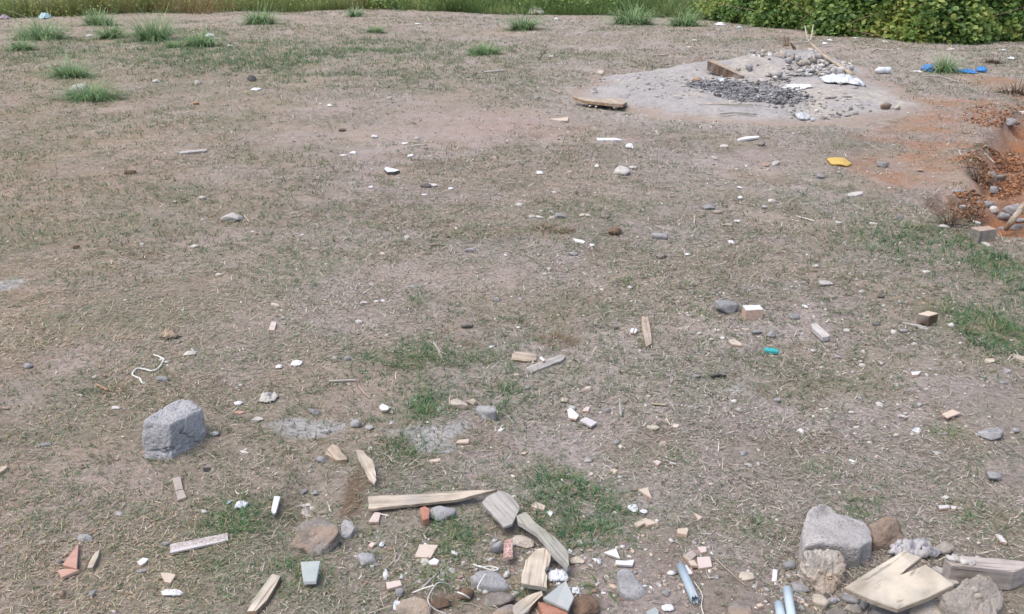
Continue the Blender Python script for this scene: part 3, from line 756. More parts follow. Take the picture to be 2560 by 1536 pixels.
def bank(s0, s1, n, depth, top, seed, slope=1.2):
    r = np.random.default_rng(seed)
    s = r.uniform(s0, s1, n); d = depth * r.uniform(0, 1, n) ** 1.35
    x, y, nx, ny = edge_at(s)
    bul = .95 * (fbm(s * 1.1, s * 0 + 3, 3, seed) - .5) * 2
    hs = np.minimum(top, .16 + slope * np.clip(d, 0, None) ** .75) * (.35 + 1.3 * fbm(s * 1.6, d * 1.6, 3, seed + 1))
    z = hs * (1 - .97 * r.uniform(0, 1, n) ** 1.7)
    x = x + nx * (d + bul * .5); y = y + ny * (d + bul * .5)
    return np.c_[x, y, H0(x, y) + z], z / hs, r
def leaf_cols(P, r, n, warm=0.0):
    k = fbm(P[:, 0] * 1.4, P[:, 1] * 1.4 + P[:, 2] * 2, 3, 88)
    pal = np.array([(.06, .115, .037), (.085, .16, .045), (.12, .21, .055), (.17, .265, .07), (.24, .32, .085), (.33, .36, .10)])
    i = np.clip((k * 1.1 + r.normal(0, .2, n) + warm) * 6, 0, 5).astype(int)
    return pal[i] * r.uniform(.85, 1.4, n)[:, None]
# vine hedge on the right: the 300 nearest outer leaves are parts, the rest one mass of foliage
def vine_hedge():
    n = 76000
    P, rel, r = bank(s_of(8) + .8, s_of(16) + 1.5, n, 4.2, 2.2, 401, 1.5)
    Rm = leaf_frames(n, r); size = r.uniform(.055, .10, n); C = leaf_cols(P, r, n)
    score = P[:, 1] + 3.0 * (1 - rel) + np.where((P[:, 0] > 13), 50, 0)
    order = np.argsort(score); big, rest = order[:300], order[300:]
    root = empty('vine_hedge', (7.6, 17.5, 0)); tag(root, 'dense bank of broad leaved green vines at the right rear edge', 'hedge')
    V, F, Cc = leaves_mesh(P[rest], Rm[rest], size[rest], C[rest])
    o = link('foliage', np_mesh('foliage', V - np.array(root.location), F, MATS['leaf'], Cc), root); o['kind'] = 'stuff'
    meshes = []
    for c in [(.085, .16, .045), (.12, .21, .055), (.17, .265, .07), (.25, .335, .09), (.33, .365, .105)]:
        meshes.append(np_mesh('leaf', LEAF_V, LEAF_F, MATS['leaf'], np.tile(np.array(c), (9, 1))))
    for j, k in enumerate(big):
        lo = bpy.data.objects.new('leaf', meshes[int(r.integers(0, 5))]); COL.objects.link(lo); lo.parent = root
        lo.matrix_local = Matrix.Translation(Vector(P[k]) - root.location) @ Matrix(Rm[k].tolist()).to_4x4() @ Matrix.Scale(float(size[k]) * 1.1, 4)
    for j in range(14):
        s = r.uniform(s_of(10), s_of(15)); x, y, nx, ny = [float(v) for v in edge_at(s)]
        b0 = np.array([x + nx * .3, y + ny * .3, 0]); pts = spline([b0, b0 + (r.normal(0, .3), -.1, .25), b0 + (r.normal(0, .6), .2, .6)], 4)
        V2, F2 = tube_np(np.array(pts) - np.array(root.location), [.008, .004], 5); link('vine_stem', np_mesh('vine_stem', V2, F2, MATS['wood_brown']), root)
vine_hedge()
def weeds(name, label, s0, s1, n, depth, top, sz, seed, warm):
    P, rel, r = bank(s0, s1, n, depth, top, seed, .9)
    V, F, C = leaves_mesh(P, leaf_frames(n, r, .7), r.uniform(*sz, n), leaf_cols(P, r, n, warm))
    tag(link(name, np_mesh(name, V, F, MATS['leaf'], C)), label, 'weeds', kind='stuff')
weeds('leafy_weeds', 'low leafy weeds tangled with grass in the middle of the far edge', s_of(5), s_of(9), 12000, 3, 1.0, (.03, .07), 402, -.05)
weeds('leafy_weeds', 'yellowish leafy undergrowth behind the tall grass', s_of(0), s_of(5), 9000, 3, 1.1, (.025, .055), 403, .18)

# ================================================================== THINGS
def T(c, r_, *pts):                            # points read off a 3.864x enlargement of tile (c, r_) -> photo pixels
    return [(c * 640 + a / 3.864, r_ * 384 + b / 3.864) for a, b in pts]
def TB(c, r_, x0, y0, x1, y1):
    (a, b), (d, e) = T(c, r_, (x0, y0), (x1, y1)); return (a, b, d, e)

# ---------------- large concrete and rocks
hull('large squarish grey concrete block standing alone on the dirt, cracked face', [(357, 1049, .02), (400, 1018, .10), (452, 994, .20), (480, 1003, .20), (507, 1019, .17), (421, 1061, .03), (352, 1084, .015),
     (356, 1128, .01), (366, 1146, 0), (412, 1152, -.005), (428, 1146, 0), (512, 1113, .13), (517, 1082, .15), (425, 1064, .02)], 1151, 'block', 'concrete_block', 'concrete', sub=6, rough=.009, k=34, freq=18, cracks=.014, contract=.99)
slab_rock('largest pale concrete slab chunk with a notched top behind the plywood sheet', [(2021, 1272, .20), (2040, 1260, .22), (2055, 1255, .23), (2072, 1260, .23), (2086, 1273, .22), (2092, 1284, .215), (2122, 1290, .22), (2145, 1298, .21), (2160, 1306, .2),
     (2177, 1325, .16), (2181, 1350, .10), (2150, 1368, .05), (2100, 1358, .05), (2060, 1352, .06), (2010, 1366, .06), (2005, 1340, .10), (2010, 1305, .15)], 1447, 'conc', amp=.010)
hull('rough pitted tan concrete lump in front of the largest chunk', [(2012, 1376, .06), (2035, 1367, .09), (2055, 1378, .09), (2078, 1376, .1), (2108, 1392, .09), (2118, 1418, .06), (2116, 1440, .03), (2090, 1470, .0), (2065, 1487, -.02),
     (2030, 1478, -.01), (2024, 1450, .0), (2016, 1410, .03)], 1486, 'conc_tan', 'concrete_chunk', 'concrete', sub=6, rough=.024, k=16, freq=20)
hull('rusty brown rock between the largest chunk and the grass', [(2170, 1306, .10), (2200, 1294, .13), (2235, 1290, .14), (2248, 1305, .13), (2260, 1328, .08), (2255, 1345, .04), (2180, 1330, .04), (2185, 1358, .0), (2215, 1375, -.01), (2240, 1365, .0)], 1374, 'clod_tan', 'rock', 'rock', sub=5, rough=.018, k=22, dk=.5)
D_ = hull('concrete lump with embedded pebbles at the lower right corner', [(2352, 1480, .05), (2358, 1500, .02), (2390, 1462, .10), (2420, 1440, .15), (2452, 1427, .20), (2478, 1440, .2), (2490, 1462, .18), (2522, 1495, .1), (2515, 1520, .05), (2500, 1545, 0),
     (2440, 1470, .1), (2400, 1510, .04), (2360, 1550, -.02), (2460, 1560, -.03)], 1560, 'conc_tan', 'concrete_chunk', 'concrete', sub=6, rough=.018, k=18, dk=.5)
for i, (x, y, w) in enumerate([(2407, 1476, 16), (2440, 1472, 15), (2448, 1488, 17), (2452, 1500, 14), (2470, 1505, 15), (2436, 1507, 13), (2462, 1520, 14)]):
    p = PY(x, y, G(2430, 1560).y + (1560 - y) / 1560 * .75); q = mpp(p)
    V, F = rock_verts(900 + i, 2, w * q * (1.1 + .25 * (i % 3)), w * q * 1.2, w * q * 1.2, 7, .08)
    link('pebble', np_mesh('pebble', V, F, MATS[['stone_brown_grey', 'conc_tan', 'stone_beige'][i % 3]], smooth=True), D_, p + Vector((0, .006, -.008)))
rock('rough grey rock half under the front edge of the plywood sheet', (2257, 1492, 2357, 1556), 'conc_tan', 'rock', 'rock', sub=4, rough=.09)
rock('rounded tan cobble between the pale blue pipes and the plywood', (2026, 1483, 2070, 1526), 'stone_beige', 'rock', 'rock', sub=4, k=8)
rock('small grey cobble above the white tile strip by the big chunk', (1953, 1397, 1988, 1427), 'stone_grey', sub=4)
rock('flat dark grey cobble beside the pale blue pipe ends', (1976, 1450, 2021, 1486), 'stone_grey', sub=4, k=8)
rock('small pale stone squeezed against the pitted tan lump', (1989, 1421, 2019, 1448), 'stone_white')
rock('dark round stone in the shade under the plywood', (2096, 1480, 2146, 1512), 'stone_grey', sub=4, k=8)
rock('light oval pebble under the front left edge of the plywood', (2113, 1509, 2153, 1532), 'conc_tan', k=8)
rock('upright grey stone below the plywood front edge', (2148, 1496, 2172, 1528), 'stone_grey')
rock('broad grey stone cut by the bottom edge left of the plywood', (2060, 1513, 2114, 1548), 'stone_brown_grey', sub=4)
rock('pinkish grey rock at the bottom edge below the plywood', (2170, 1508, 2220, 1552), 'stone_brown_grey', sub=4)
rock('small greenish stone next to the tan cobble', (2066, 1488, 2092, 1514), 'conc_grey')
rock('pale rock behind the crumpled plastic bag', (2330, 1351, 2378, 1392), 'conc_tan', 'rock', 'rock', sub=4)
hull('largest dark weathered rock beside the pebble cluster, left of centre', [(742, 1318, .10), (755, 1297, .15), (790, 1290, .18), (815, 1295, .17), (838, 1312, .13), (845, 1325, .10), (835, 1345, .05), (818, 1362, .02), (800, 1388, -.01), (786, 1392, -.01), (765, 1378, .0),
     (738, 1368, .03), (723, 1367, .05), (730, 1345, .08)], 1391, 'stone_brown_grey', 'rock', 'rock', sub=6, rough=.017, k=20, dk=.5)
hull('grey stone leaning on the largest dark weathered rock', [(852, 1305, .05), (862, 1295, .07), (880, 1303, .06), (888, 1318, .03), (878, 1338, .0), (862, 1349, -.01), (851, 1340, 0), (850, 1320, .03)], 1349, 'conc_grey', 'stone', 'stone', sub=4, rough=.006, k=16, dk=.7)
hull('pale lump of cement behind the largest dark weathered rock', [(746, 1300, .02), (750, 1275, .05), (765, 1268, .06), (788, 1284, .06), (792, 1296, .03), (770, 1300, .0)], 1298, 'conc', 'stone', 'stone', sub=4, rough=.006)
for i, (b, l) in enumerate([((752, 1260, 768, 1271), 'leftmost'), ((764, 1258, 779, 1269), 'middle'), ((775, 1263, 790, 1279), 'rightmost')]):
    rock(l + ' white pebble of the little cluster behind the dark rock', b, 'stone_white', k=8)
rock('rounded grey stone alone below the tapered plank', (896, 1376, 941, 1415), 'conc_grey', sub=4, k=10)
hull('oblong speckled grey concrete lump left of the long blue pipe', [(1541, 1423, .13), (1560, 1418, .15), (1575, 1424, .15), (1590, 1445, .11), (1608, 1465, .08), (1616, 1482, .04), (1600, 1496, .0), (1578, 1502, -.01), (1556, 1490, .0), (1552, 1465, .05), (1540, 1440, .10)], 1501, 'conc_grey', 'concrete_chunk', 'concrete', sub=5, rough=.006, k=12, dk=.5)
# mortar lump with a piece of red brick stuck to it
mb = empty('brick_fragment', G(1090, 1300)); tag(mb, 'grey mortar lump with a red brick piece on its left side', 'brick')
rock('', (1062, 1262, 1138, 1307), 'conc_grey', 'mortar', parent=mb, sub=4, rough=.09); poly('', [(1050, 1270), (1062, 1265), (1074, 1272), (1072, 1296), (1057, 1300)], .02, 'brick_red', 'brick_piece', parent=mb, lift=.012, jag=.001)
hull('tan grey rock cut by the bottom edge under the thin wire', [(985, 1515, .04), (1000, 1497, .10), (1030, 1486, .14), (1062, 1492, .13), (1076, 1512, .08), (1075, 1540, .0), (990, 1545, .0)], 1545, 'conc_tan', 'rock', 'rock', sub=4, rough=.008, dk=.3)
rock('brown earth clod right of the tan grey rock', (1087, 1493, 1127, 1526), 'clod', 'soil_clod', 'clod', sub=4, rough=.14, k=8)
rock('dark brown earth clod above the other one near the bottom centre', (1144, 1467, 1184, 1508), 'clod', 'soil_clod', 'clod', sub=4, rough=.14, k=8)
rock('largest fibrous brown earth clod right of the grey glassy sheet', (1424, 1484, 1497, 1548), 'clod', 'soil_clod', 'clod', sub=4, rough=.16, k=8)
rock('grey flat topped rock at the bottom edge near the brown clods', (1208, 1477, 1292, 1522), 'stone_brown_grey', 'rock', 'rock', sub=4)
rock('pinkish rock cut by the bottom edge left of the red brick piece', (1226, 1508, 1300, 1556), 'stone_brown_grey', 'rock', 'rock', sub=4)
hull('low grey slab of cement among white strings at the bottom centre', [(1176, 1440, .03), (1200, 1425, .10), (1235, 1428, .11), (1262, 1446, .07), (1278, 1470, .02), (1250, 1482, 0), (1200, 1462, 0)], 1480, 'conc_grey', 'cement_lump', 'concrete', sub=4, rough=.005, dk=.45)
rock('dark grey round stone left of the scratched red tile', (1224, 1350, 1259, 1391), 'stone_grey', sub=4, k=9)
rock('mottled whitish stone behind the splintered wood block', (1278, 1337, 1338, 1373), 'conc_tan', 'rock', 'rock', sub=4)
rock('pale cream stone right of the long olive board', (1422, 1386, 1462, 1413), 'stone_beige', sub=4)
rock('small grey stone beside the thin wire at the bottom centre', (987, 1470, 1012, 1498), 'stone_grey')
rock('lead grey jagged rock on grass at the far right', (2438, 1062, 2508, 1103), 'conc_grey', 'rock', 'rock', sub=4, rough=.12)
rock('small grey stone just right of the lead grey jagged rock', (2526, 1068, 2548, 1086), 'stone_grey')
rock('bluish grey pitted stone below the lead grey jagged rock', (2456, 1171, 2503, 1208), 'conc_grey', sub=4, rough=.11)
rock('flat broken concrete piece beside the white topped brick', (1784, 745, 1846, 790), 'conc_grey', 'concrete_chunk', 'concrete', sub=4, rough=.05, k=24)
rock('jagged white grey rock alone in the left midground', (553, 525, 607, 557), 'stone_white', 'rock', 'rock', sub=4, rough=.13)
# cement lumps along the pale stained strip
for b, m_, l in [((1126, 990, 1171, 1026), 'stone_beige', 'cream stone left of the two in the cement strip'), ((1165, 992, 1196, 1017), 'stone_beige', 'cream stone right of its twin by the grey lump'),
                 ((1188, 1006, 1244, 1052), 'conc_grey', 'grey lump at the right end of the cement strip'), ((772, 1016, 801, 1040), 'stone_grey', 'grey pointed stone rising from the cement strip'),
                 ((876, 1042, 906, 1072), 'conc_grey', 'bluish grey stone in the middle of the cement strip'), ((911, 1060, 936, 1078), 'conc_grey', 'low grey stone right of the middle one in the cement strip'),
                 ((800, 1066, 828, 1086), 'conc_grey', 'flat cement flake at the lower edge of the stained strip'), ((630, 1040, 660, 1056), 'stone_white', 'pale stone at the left end of the cement strip'),
                 ((788, 1136, 824, 1160), 'stone_grey', 'grey stone tucked under the splintered wood chunk')]:
    rock(l, b, m_, sub=4)
# stones scattered over the lot
for b, m_, l in [((197, 1333, 236, 1360), 'conc_grey', 'grey stone touching the tip of the red triangular tile'), ((342, 1420, 372, 1436), 'stone_grey', 'dark grey stone under the white shard, lower left'),
                 ((289, 1275, 311, 1292), 'stone_grey', 'small grey stone alone in straw, lower left'), ((504, 1272, 522, 1291), 'stone_white', 'white pebble left of the green patch, lower left'),
                 ((99, 1349, 118, 1363), 'stone_white', 'pale pebble left of the red triangular tile'), ((144, 1390, 160, 1417), 'stone_grey', 'grey pebble against the left edge of the red triangular tile'),
                 ((223, 1476, 242, 1496), 'stone_grey', 'bluish pebble near the bottom edge, lower left'), ((408, 1352, 424, 1367), 'stone_grey', 'pebble at the left end of the marbled strip'),
                 ((150, 1470, 168, 1498), 'clod_tan', 'round rusty brown lump near the bottom left'), ((393, 936, 425, 958), 'stone_grey', 'grey stone below the curled white string'), ((62, 906, 84, 924), 'stone_grey', 'grey stone at the far left above the block'),
                 ((280, 1012, 304, 1026), 'stone_white', 'pale low stone left of the concrete block'), ((104, 1104, 130, 1117), 'stone_grey', 'flat grey pebble far left of the concrete block'), ((6, 1014, 28, 1027), 'brick_tan', 'pink pebble at the left edge'),
                 ((888, 797, 908, 812), 'stone_white', 'pale stone on the bare dirt above the white paper'), ((860, 888, 878, 904), 'stone_grey', 'small grey stone right of the white paper'), ((1151, 803, 1181, 825), 'stone_brown_grey', 'brownish grey stone alone above the split wood pieces'),
                 ((676, 756, 701, 769), 'stone_beige', 'tan stone above the pink tile chip'), ((900, 749, 922, 762), 'stone_white', 'white stone left of a smaller pair on bare dirt'), ((934, 748, 950, 758), 'stone_white', 'smaller white pebble beside the white stone on bare dirt'),
                 ((921, 706, 938, 718), 'stone_white', 'white pebble above the white pair on bare dirt'), ((1231, 742, 1252, 756), 'stone_grey', 'grey stone at mid height in the centre'), ((1160, 620, 1189, 632), 'stone_grey', 'flat dark grey stone in the centre midground'),
                 ((1010, 587, 1026, 600), 'stone_white', 'white pebble above the flat dark grey stone'), ((1074, 606, 1098, 617), 'stone_brown_grey', 'low brown stone left of the flat dark grey stone'), ((474, 609, 500, 621), 'stone_white', 'flat pale stone below the jagged white grey rock'),
                 ((538, 681, 556, 692), 'stone_white', 'pale pebble in the left midground grass'), ((498, 488, 518, 501), 'stone_white', 'pale stone above the jagged white grey rock'), ((430, 500, 446, 509), 'stone_white', 'small pale pebble left of the pale stone, left midground'),
                 ((1534, 415, 1577, 441), 'stone_white', 'largest whitish rock in the middle distance'), ((1573, 413, 1592, 424), 'stone_white', 'white chip right of the largest whitish rock'),
                 ((1384, 530, 1416, 547), 'stone_grey', 'dark grey stone in the row above the dry grass mat'), ((1372, 538, 1390, 548), 'stone_beige', 'beige pebble left of the dark grey stone in the row'), ((1447, 531, 1466, 543), 'stone_beige', 'tan stone in the row above the dry grass mat'),
                 ((1462, 533, 1476, 545), 'stone_white', 'white stone touching the tan one in the row'), ((1501, 533, 1528, 547), 'stone_brown_grey', 'rightmost stone of the row above the dry grass mat'), ((1322, 536, 1340, 546), 'stone_white', 'leftmost pale stone of the row above the dry grass mat'),
                 ((1338, 539, 1360, 548), 'stone_white', 'second pale stone from the left in the row'), ((1286, 505, 1310, 516), 'stone_white', 'pale flat stone up left of the row of stones'),
                 ((1627, 580, 1670, 600), 'conc_grey', 'grey rock right of the brown husk'), ((1752, 508, 1788, 526), 'stone_grey', 'grey slabby rock leaning on a beige stone'), ((1780, 523, 1805, 536), 'stone_beige', 'beige stone under the grey slabby rock'),
                 ((1804, 558, 1833, 568), 'stone_beige', 'long beige stone below the white chip'), ((1641, 630, 1668, 649), 'stone_brown_grey', 'greenish grey stone below the grey rock'), ((1424, 628, 1446, 641), 'stone_grey', 'grey stone below the white strip in the middle'),
                 ((2189, 401, 2219, 420), 'stone_grey', 'grey stone right of the yellow sponge'), ((1928, 400, 1950, 415), 'stone_white', 'white stone left of the yellow sponge'), ((2040, 436, 2060, 448), 'stone_grey', 'grey stone below the yellow sponge'),
                 ((2291, 421, 2307, 431), 'brick_tan', 'brown pebble between the grey stone and the orange soil'), ((1918, 495, 1940, 510), 'stone_white', 'white stone at right midground'), ((2243, 534, 2259, 551), 'stone_grey', 'round grey stone left of the dug bank'),
                 ((2084, 551, 2106, 561), 'stone_white', 'pale stone right of the thin white stick'), ((2172, 553, 2192, 565), 'stone_white', 'pale stone left of the round grey one by the bank'), ((2046, 699, 2082, 717), 'stone_white', 'white boat shaped stone in the right midground'),
                 ((2030, 659, 2046, 671), 'stone_white', 'small white pebble above the boat shaped stone'), ((2145, 723, 2163, 735), 'stone_white', 'white pebble right of the boat shaped stone'), ((2193, 734, 2210, 747), 'stone_dark', 'black pebble in the right midground'),
                 ((1971, 780, 1996, 800), 'stone_grey', 'angular grey stone right of the white topped brick'), ((1913, 826, 1940, 847), 'conc_grey', 'round flat grey stone below the angular one'), ((1878, 822, 1903, 838), 'stone_grey', 'grey stone above the beige chip'),
                 ((2181, 803, 2200, 816), 'stone_dark', 'dark pebble right of the white plank'), ((2108, 821, 2123, 832), 'stone_white', 'white pebble close right of the white plank'), ((2225, 824, 2242, 838), 'stone_white', 'white pebble under the flat stick'), ((2246, 820, 2272, 834), 'stone_grey', 'broken grey stone touching the flat stick'),
                 ((2084, 886, 2102, 898), 'stone_grey', 'dark flat pebble below the white plank'), ((2146, 907, 2162, 919), 'stone_white', 'white pointed pebble below the dark flat one'), ((2276, 853, 2292, 866), 'stone_white', 'white pebble above the white tile chip at right'),
                 ((2458, 893, 2486, 910), 'stone_beige', 'tan stone near the green grass at the right edge'), ((2508, 920, 2526, 935), 'stone_grey', 'grey stone below the tan stone at right'), ((2497, 949, 2518, 962), 'stone_grey', 'bluish stone lowest of three at the right edge'),
                 ((1932, 991, 1951, 1010), 'stone_grey', 'grey pebble in the centre right grass'), ((1730, 932, 1750, 948), 'stone_grey', 'grey stone left of the charred stick'), ((1848, 1124, 1868, 1140), 'stone_grey', 'bluish grey stone above the big chunks'),
                 ((1534, 1098, 1550, 1114), 'stone_grey', 'bluish pebble below the white splinter'), ((1310, 962, 1328, 975), 'stone_grey', 'bluish stone left of the tile group'), ((1460, 964, 1478, 980), 'stone_beige', 'round tan pebble above the pink chip'), ((1508, 1018, 1526, 1034), 'stone_grey', 'grey pebble left of the white splinter'),
                 ((1529, 811, 1547, 826), 'stone_brown_grey', 'grey brown pebble left of the split white tile'), ((1742, 829, 1754, 839), 'stone_white', 'tiny round white pebble right of the upright plank'), ((1616, 1061, 1648, 1077), 'stone_beige', 'tan low stone below the white splinter'),
                 ((748, 1222, 770, 1239), 'stone_grey', 'left grey pebble of two behind the cluster'), ((781, 1226, 802, 1242), 'stone_grey', 'right grey pebble of two behind the cluster'), ((966, 1219, 984, 1231), 'stone_grey', 'bluish pebble above the tapered plank'), ((797, 1272, 822, 1286), 'stone_brown_grey', 'brown stone right of the white pebble cluster'),
                 ((1843, 1424, 1884, 1455), 'stone_beige', 'beige flat faced stone right of the tile cluster'), ((1813, 1500, 1876, 1556), 'stone_brown_grey', 'pinkish grey rock cut by the bottom edge right of the blue pipe'), ((2350, 1238, 2372, 1250), 'stone_white', 'white stone above the pair of flakes at right'),
                 ((176, 207, 221, 230), 'stone_white', 'pale rock behind the long low tuft on the far left'), ((619, 188, 642, 205), 'stone_dark', 'dark upright stone in the far left field'), ((382, 199, 401, 209), 'stone_white', 'pale stone in the far left field'),
                 ((487, 202, 502, 213), 'stone_white', 'whitish stone right of the pale one in the far left field'), ((966, 241, 981, 251), 'stone_white', 'round pale stone in the far centre'), ((1035, 341, 1049, 352), 'stone_white', 'round white stone by the long white sliver'),
                 ((1336, 239, 1348, 251), 'stone_white', 'round white pebble left of the log'), ((1492, 176, 1512, 189), 'stone_beige', 'beige stone at the left foot of the sand heap'), ((1892, 353, 1913, 367), 'stone_brown_grey', 'brown stone right of the white sliver below the heap'), ((1801, 362, 1821, 373), 'stone_white', 'pale stone below the white sliver, under the heap'),
                 ((1903, 407, 1922, 419), 'brick_tan', 'brown flat stone left of the white one near the sponge'), ((2345, 560, 2372, 572), 'stone_white', 'white stone left of the brick by the trench'), ((2452, 604, 2475, 617), 'stone_white', 'pale stone under the brick by the trench'),
                 ((2232, 264, 2250, 277), 'stone_beige', 'pale stone right of the grassy clod'), ((1900, 512, 1918, 524), 'stone_white', 'smaller white pebble below the white stone at right midground')]:
    rock(l, b, m_)
rock('grassy earth clod at the right foot of the sand heap', (2198, 258, 2226, 276), 'clod_tan', 'soil_clod', 'clod', rough=.14, k=8)
hk = rock('dark brown fibrous husk in the middle distance', (1517, 564, 1556, 592), 'clod', 'husk', 'husk', sub=4, rough=.16, k=7)
# stones in the dug trench
for b, m_, l in [((2458, 430, 2486, 462), 'stone_grey', 'tall grey stone in the trench wall'), ((2486, 434, 2510, 456), 'stone_brown_grey', 'rounded brown stone right of the tall grey one in the trench'), ((2470, 468, 2492, 490), 'stone_grey', 'grey stone below the tall one in the trench'),
                 ((2460, 504, 2484, 522), 'stone_grey', 'flat grey stone midway down the trench'), ((2509, 512, 2550, 542), 'stone_grey', 'largest oval grey cobble in the trench'), ((2467, 534, 2490, 553), 'stone_white', 'round pale cobble left of the largest in the trench'),
                 ((2488, 540, 2520, 562), 'conc_grey', 'grey cobble in front of the largest in the trench'), ((2526, 556, 2556, 576), 'stone_grey', 'dark cobble right of the wooden stake'), ((2432, 546, 2450, 562), 'stone_white', 'white stone at the left end of the trench'),
                 ((2448, 552, 2470, 565), 'brick_tan', 'brown stone behind the brick in the trench'), ((2494, 556, 2516, 570), 'stone_grey', 'small grey cobble under the wooden stake'), ((2400, 500, 2414, 514), 'stone_white', 'white pebble on the dark trench bank'), ((2540, 543, 2570, 560), 'stone_grey', 'grey cobble behind the wooden stake, at the right edge'),
                 ((2382, 484, 2400, 496), 'stone_grey', 'grey pebble on the step above the trench bank'), ((2504, 304, 2542, 324), 'stone_grey', 'grey stones stuck together on the orange soil'), ((2543, 294, 2562, 304), 'stone_white', 'pale stone on orange soil at the right edge')]:
    rock(l, b, m_, sub=3)
# whole brick with a paler top by the trench
def hexa(label, top, drop, mat, name, cat, side=None, lift=0.0, hs=None, jag=0, bev=.003): return poly(label, top, drop, mat, name, cat, side, lift, hs, jag, bev)
hexa('weathered brown brick at the near end of the trench', T(3, 1, (1962, 715), (2130, 696), (2212, 728), (2050, 748)), .085, 'brick_tan', 'brick', 'brick', 'stone_brown_grey')
hexa('brick with white glazed top beside the flat concrete piece', T(2, 2, (2228, -18), (2395, -22), (2430, 20), (2262, 30)), .05, 'tile_white', 'brick', 'brick', 'tile_body', bev=.002)
hexa('dark brown block with a beige top at right midground', T(3, 2, (1448, 62), (1545, 34), (1648, 58), (1560, 84)), .045, 'card', 'wood_block', 'wood', 'wood_dark')

# ---------------- wood
poly('long tapered pale plank pointing right, in the lower centre', T(1, 3, (1080, 345), (1400, 332), (1700, 308), (2330, 275), (1960, 372), (1500, 425), (1084, 462)), .009, 'wood_pale', 'wood_plank', 'wood', 'wood_tan', lift=.012, jag=.0015)
poly('pale wedge of wood standing off the tapered plank, pointing down', [(889, 1124), (909, 1126), (916, 1140), (932, 1150), (936, 1165), (941, 1200), (936, 1209), (922, 1198), (905, 1165), (897, 1150)], .008, 'wood_pale', 'wood_wedge', 'wood', 'wood_tan', lift=.02, jag=.001)
poly('splintered tan wood chunk above the pale wedge', T(1, 2, (735, 1318), (800, 1345), (885, 1450), (882, 1470), (790, 1478), (665, 1420), (690, 1370)), .014, 'wood_tan', 'wood_chunk', 'wood', 'wood_brown', jag=.003)
poly('grey weathered board overlapping the tip of the tapered plank', [(1203, 1257), (1217, 1242), (1253, 1226), (1275, 1236), (1297, 1262), (1300, 1272), (1290, 1290), (1280, 1310), (1258, 1318)], .008, 'wood_grey', 'wood_board', 'wood', lift=.03, jag=.001)
poly('long olive grey board lying across the rubble, bottom centre', T(2, 3, (42, 530), (130, 490), (230, 600), (420, 740), (540, 870), (553, 1010), (535, 1030), (380, 880), (240, 700), (60, 590)), .014, 'wood_olive', 'wood_board', 'wood', 'wood_grey', lift=.03, jag=.001)
poly('splintered pale wood block in front of the olive board', T(2, 3, (90, 1180), (130, 960), (240, 850), (310, 838), (378, 860), (372, 960), (310, 1060), (345, 1110), (340, 1225)), .013, 'wood_pale', 'wood_block', 'wood', 'wood_olive', lift=.02, jag=.002)
poly('bark edged wood offcut at the bottom centre', T(2, 3, (8, 1400), (140, 1310), (290, 1255), (300, 1300), (200, 1390), (80, 1500), (30, 1500)), .016, 'wood_pale', 'wood_offcut', 'wood', 'wood_dark', lift=.01, jag=.003)
poly('pale beige board running off the bottom edge, left of centre', [(680, 1434), (702, 1440), (690, 1462), (668, 1499), (640, 1527), (617, 1528), (632, 1500)], .012, 'ply', 'wood_board', 'wood', 'wood_brown', lift=.008)
poly('upright looking short plank right of the split white tile', T(2, 2, (1252, 88), (1312, 98), (1338, 220), (1352, 350), (1296, 384), (1278, 300), (1252, 180)), .013, 'wood_tan', 'wood_plank', 'wood', 'wood_brown', jag=.001)
poly('brown flat wood piece left of the grey stick', T(2, 2, (0, 455), (40, 428), (150, 440), (240, 455), (235, 510), (130, 520), (0, 505)), .012, 'wood_tan', 'wood_piece', 'wood', 'wood_dark', jag=.002)
poly('weathered grey stick slanting up right in the centre', T(2, 2, (130, 585), (320, 510), (470, 460), (520, 462), (500, 500), (370, 560), (290, 590), (190, 635)), .009, 'wood_grey', 'wood_stick', 'wood', jag=.0015)
poly('white plank lying at a slant right of centre', T(3, 2, (418, 160), (468, 152), (600, 272), (585, 285), (530, 290), (430, 200)), .02, 'stone_white', 'plank', 'wood', 'tile_body_grey', lift=.004)
poly('flat pale stick below the dark brown block', T(3, 2, (1300, 142), (1440, 165), (1562, 200), (1540, 222), (1470, 200), (1440, 182), (1300, 155)), .01, 'wood_grey', 'wood_stick', 'wood', jag=.001)
poly('pale stick end cut by the right edge', T(3, 2, (2372, 450), (2480, 478), (2480, 512), (2370, 476)), .014, 'wood_pale', 'wood_stick', 'wood')
poly('tan cut wood end at the lower left edge', T(0, 3, (-20, 70), (60, 40), (82, 55), (20, 100), (-20, 118)), .014, 'wood_tan', 'wood_piece', 'wood')
stick('wooden stake leaning across the cobbles in the trench', T(3, 1, (2300, 735), (2380, 620), (2475, 490)), [6.5, 8, 8], 'wood_tan', 'wooden_stake', hs=[.03, .11, .16], ns=6)
poly('cracked pale plywood sheet lying on the rubble at lower right', [(2109, 1469), (2180, 1425), (2259, 1376), (2304, 1393), (2264, 1424), (2240, 1446), (2272, 1430), (2314, 1411), (2345, 1432), (2386, 1461), (2318, 1495), (2244, 1522), (2180, 1500)], .013, 'ply', 'plywood_sheet', 'plywood', 'wood_tan', hs=[.06 * (1522 - y_) / 146 for y_ in (1469, 1425, 1376, 1396, 1425, 1446, 1428, 1407, 1432, 1461, 1495, 1522, 1500)], lift=.05, bev=.002)
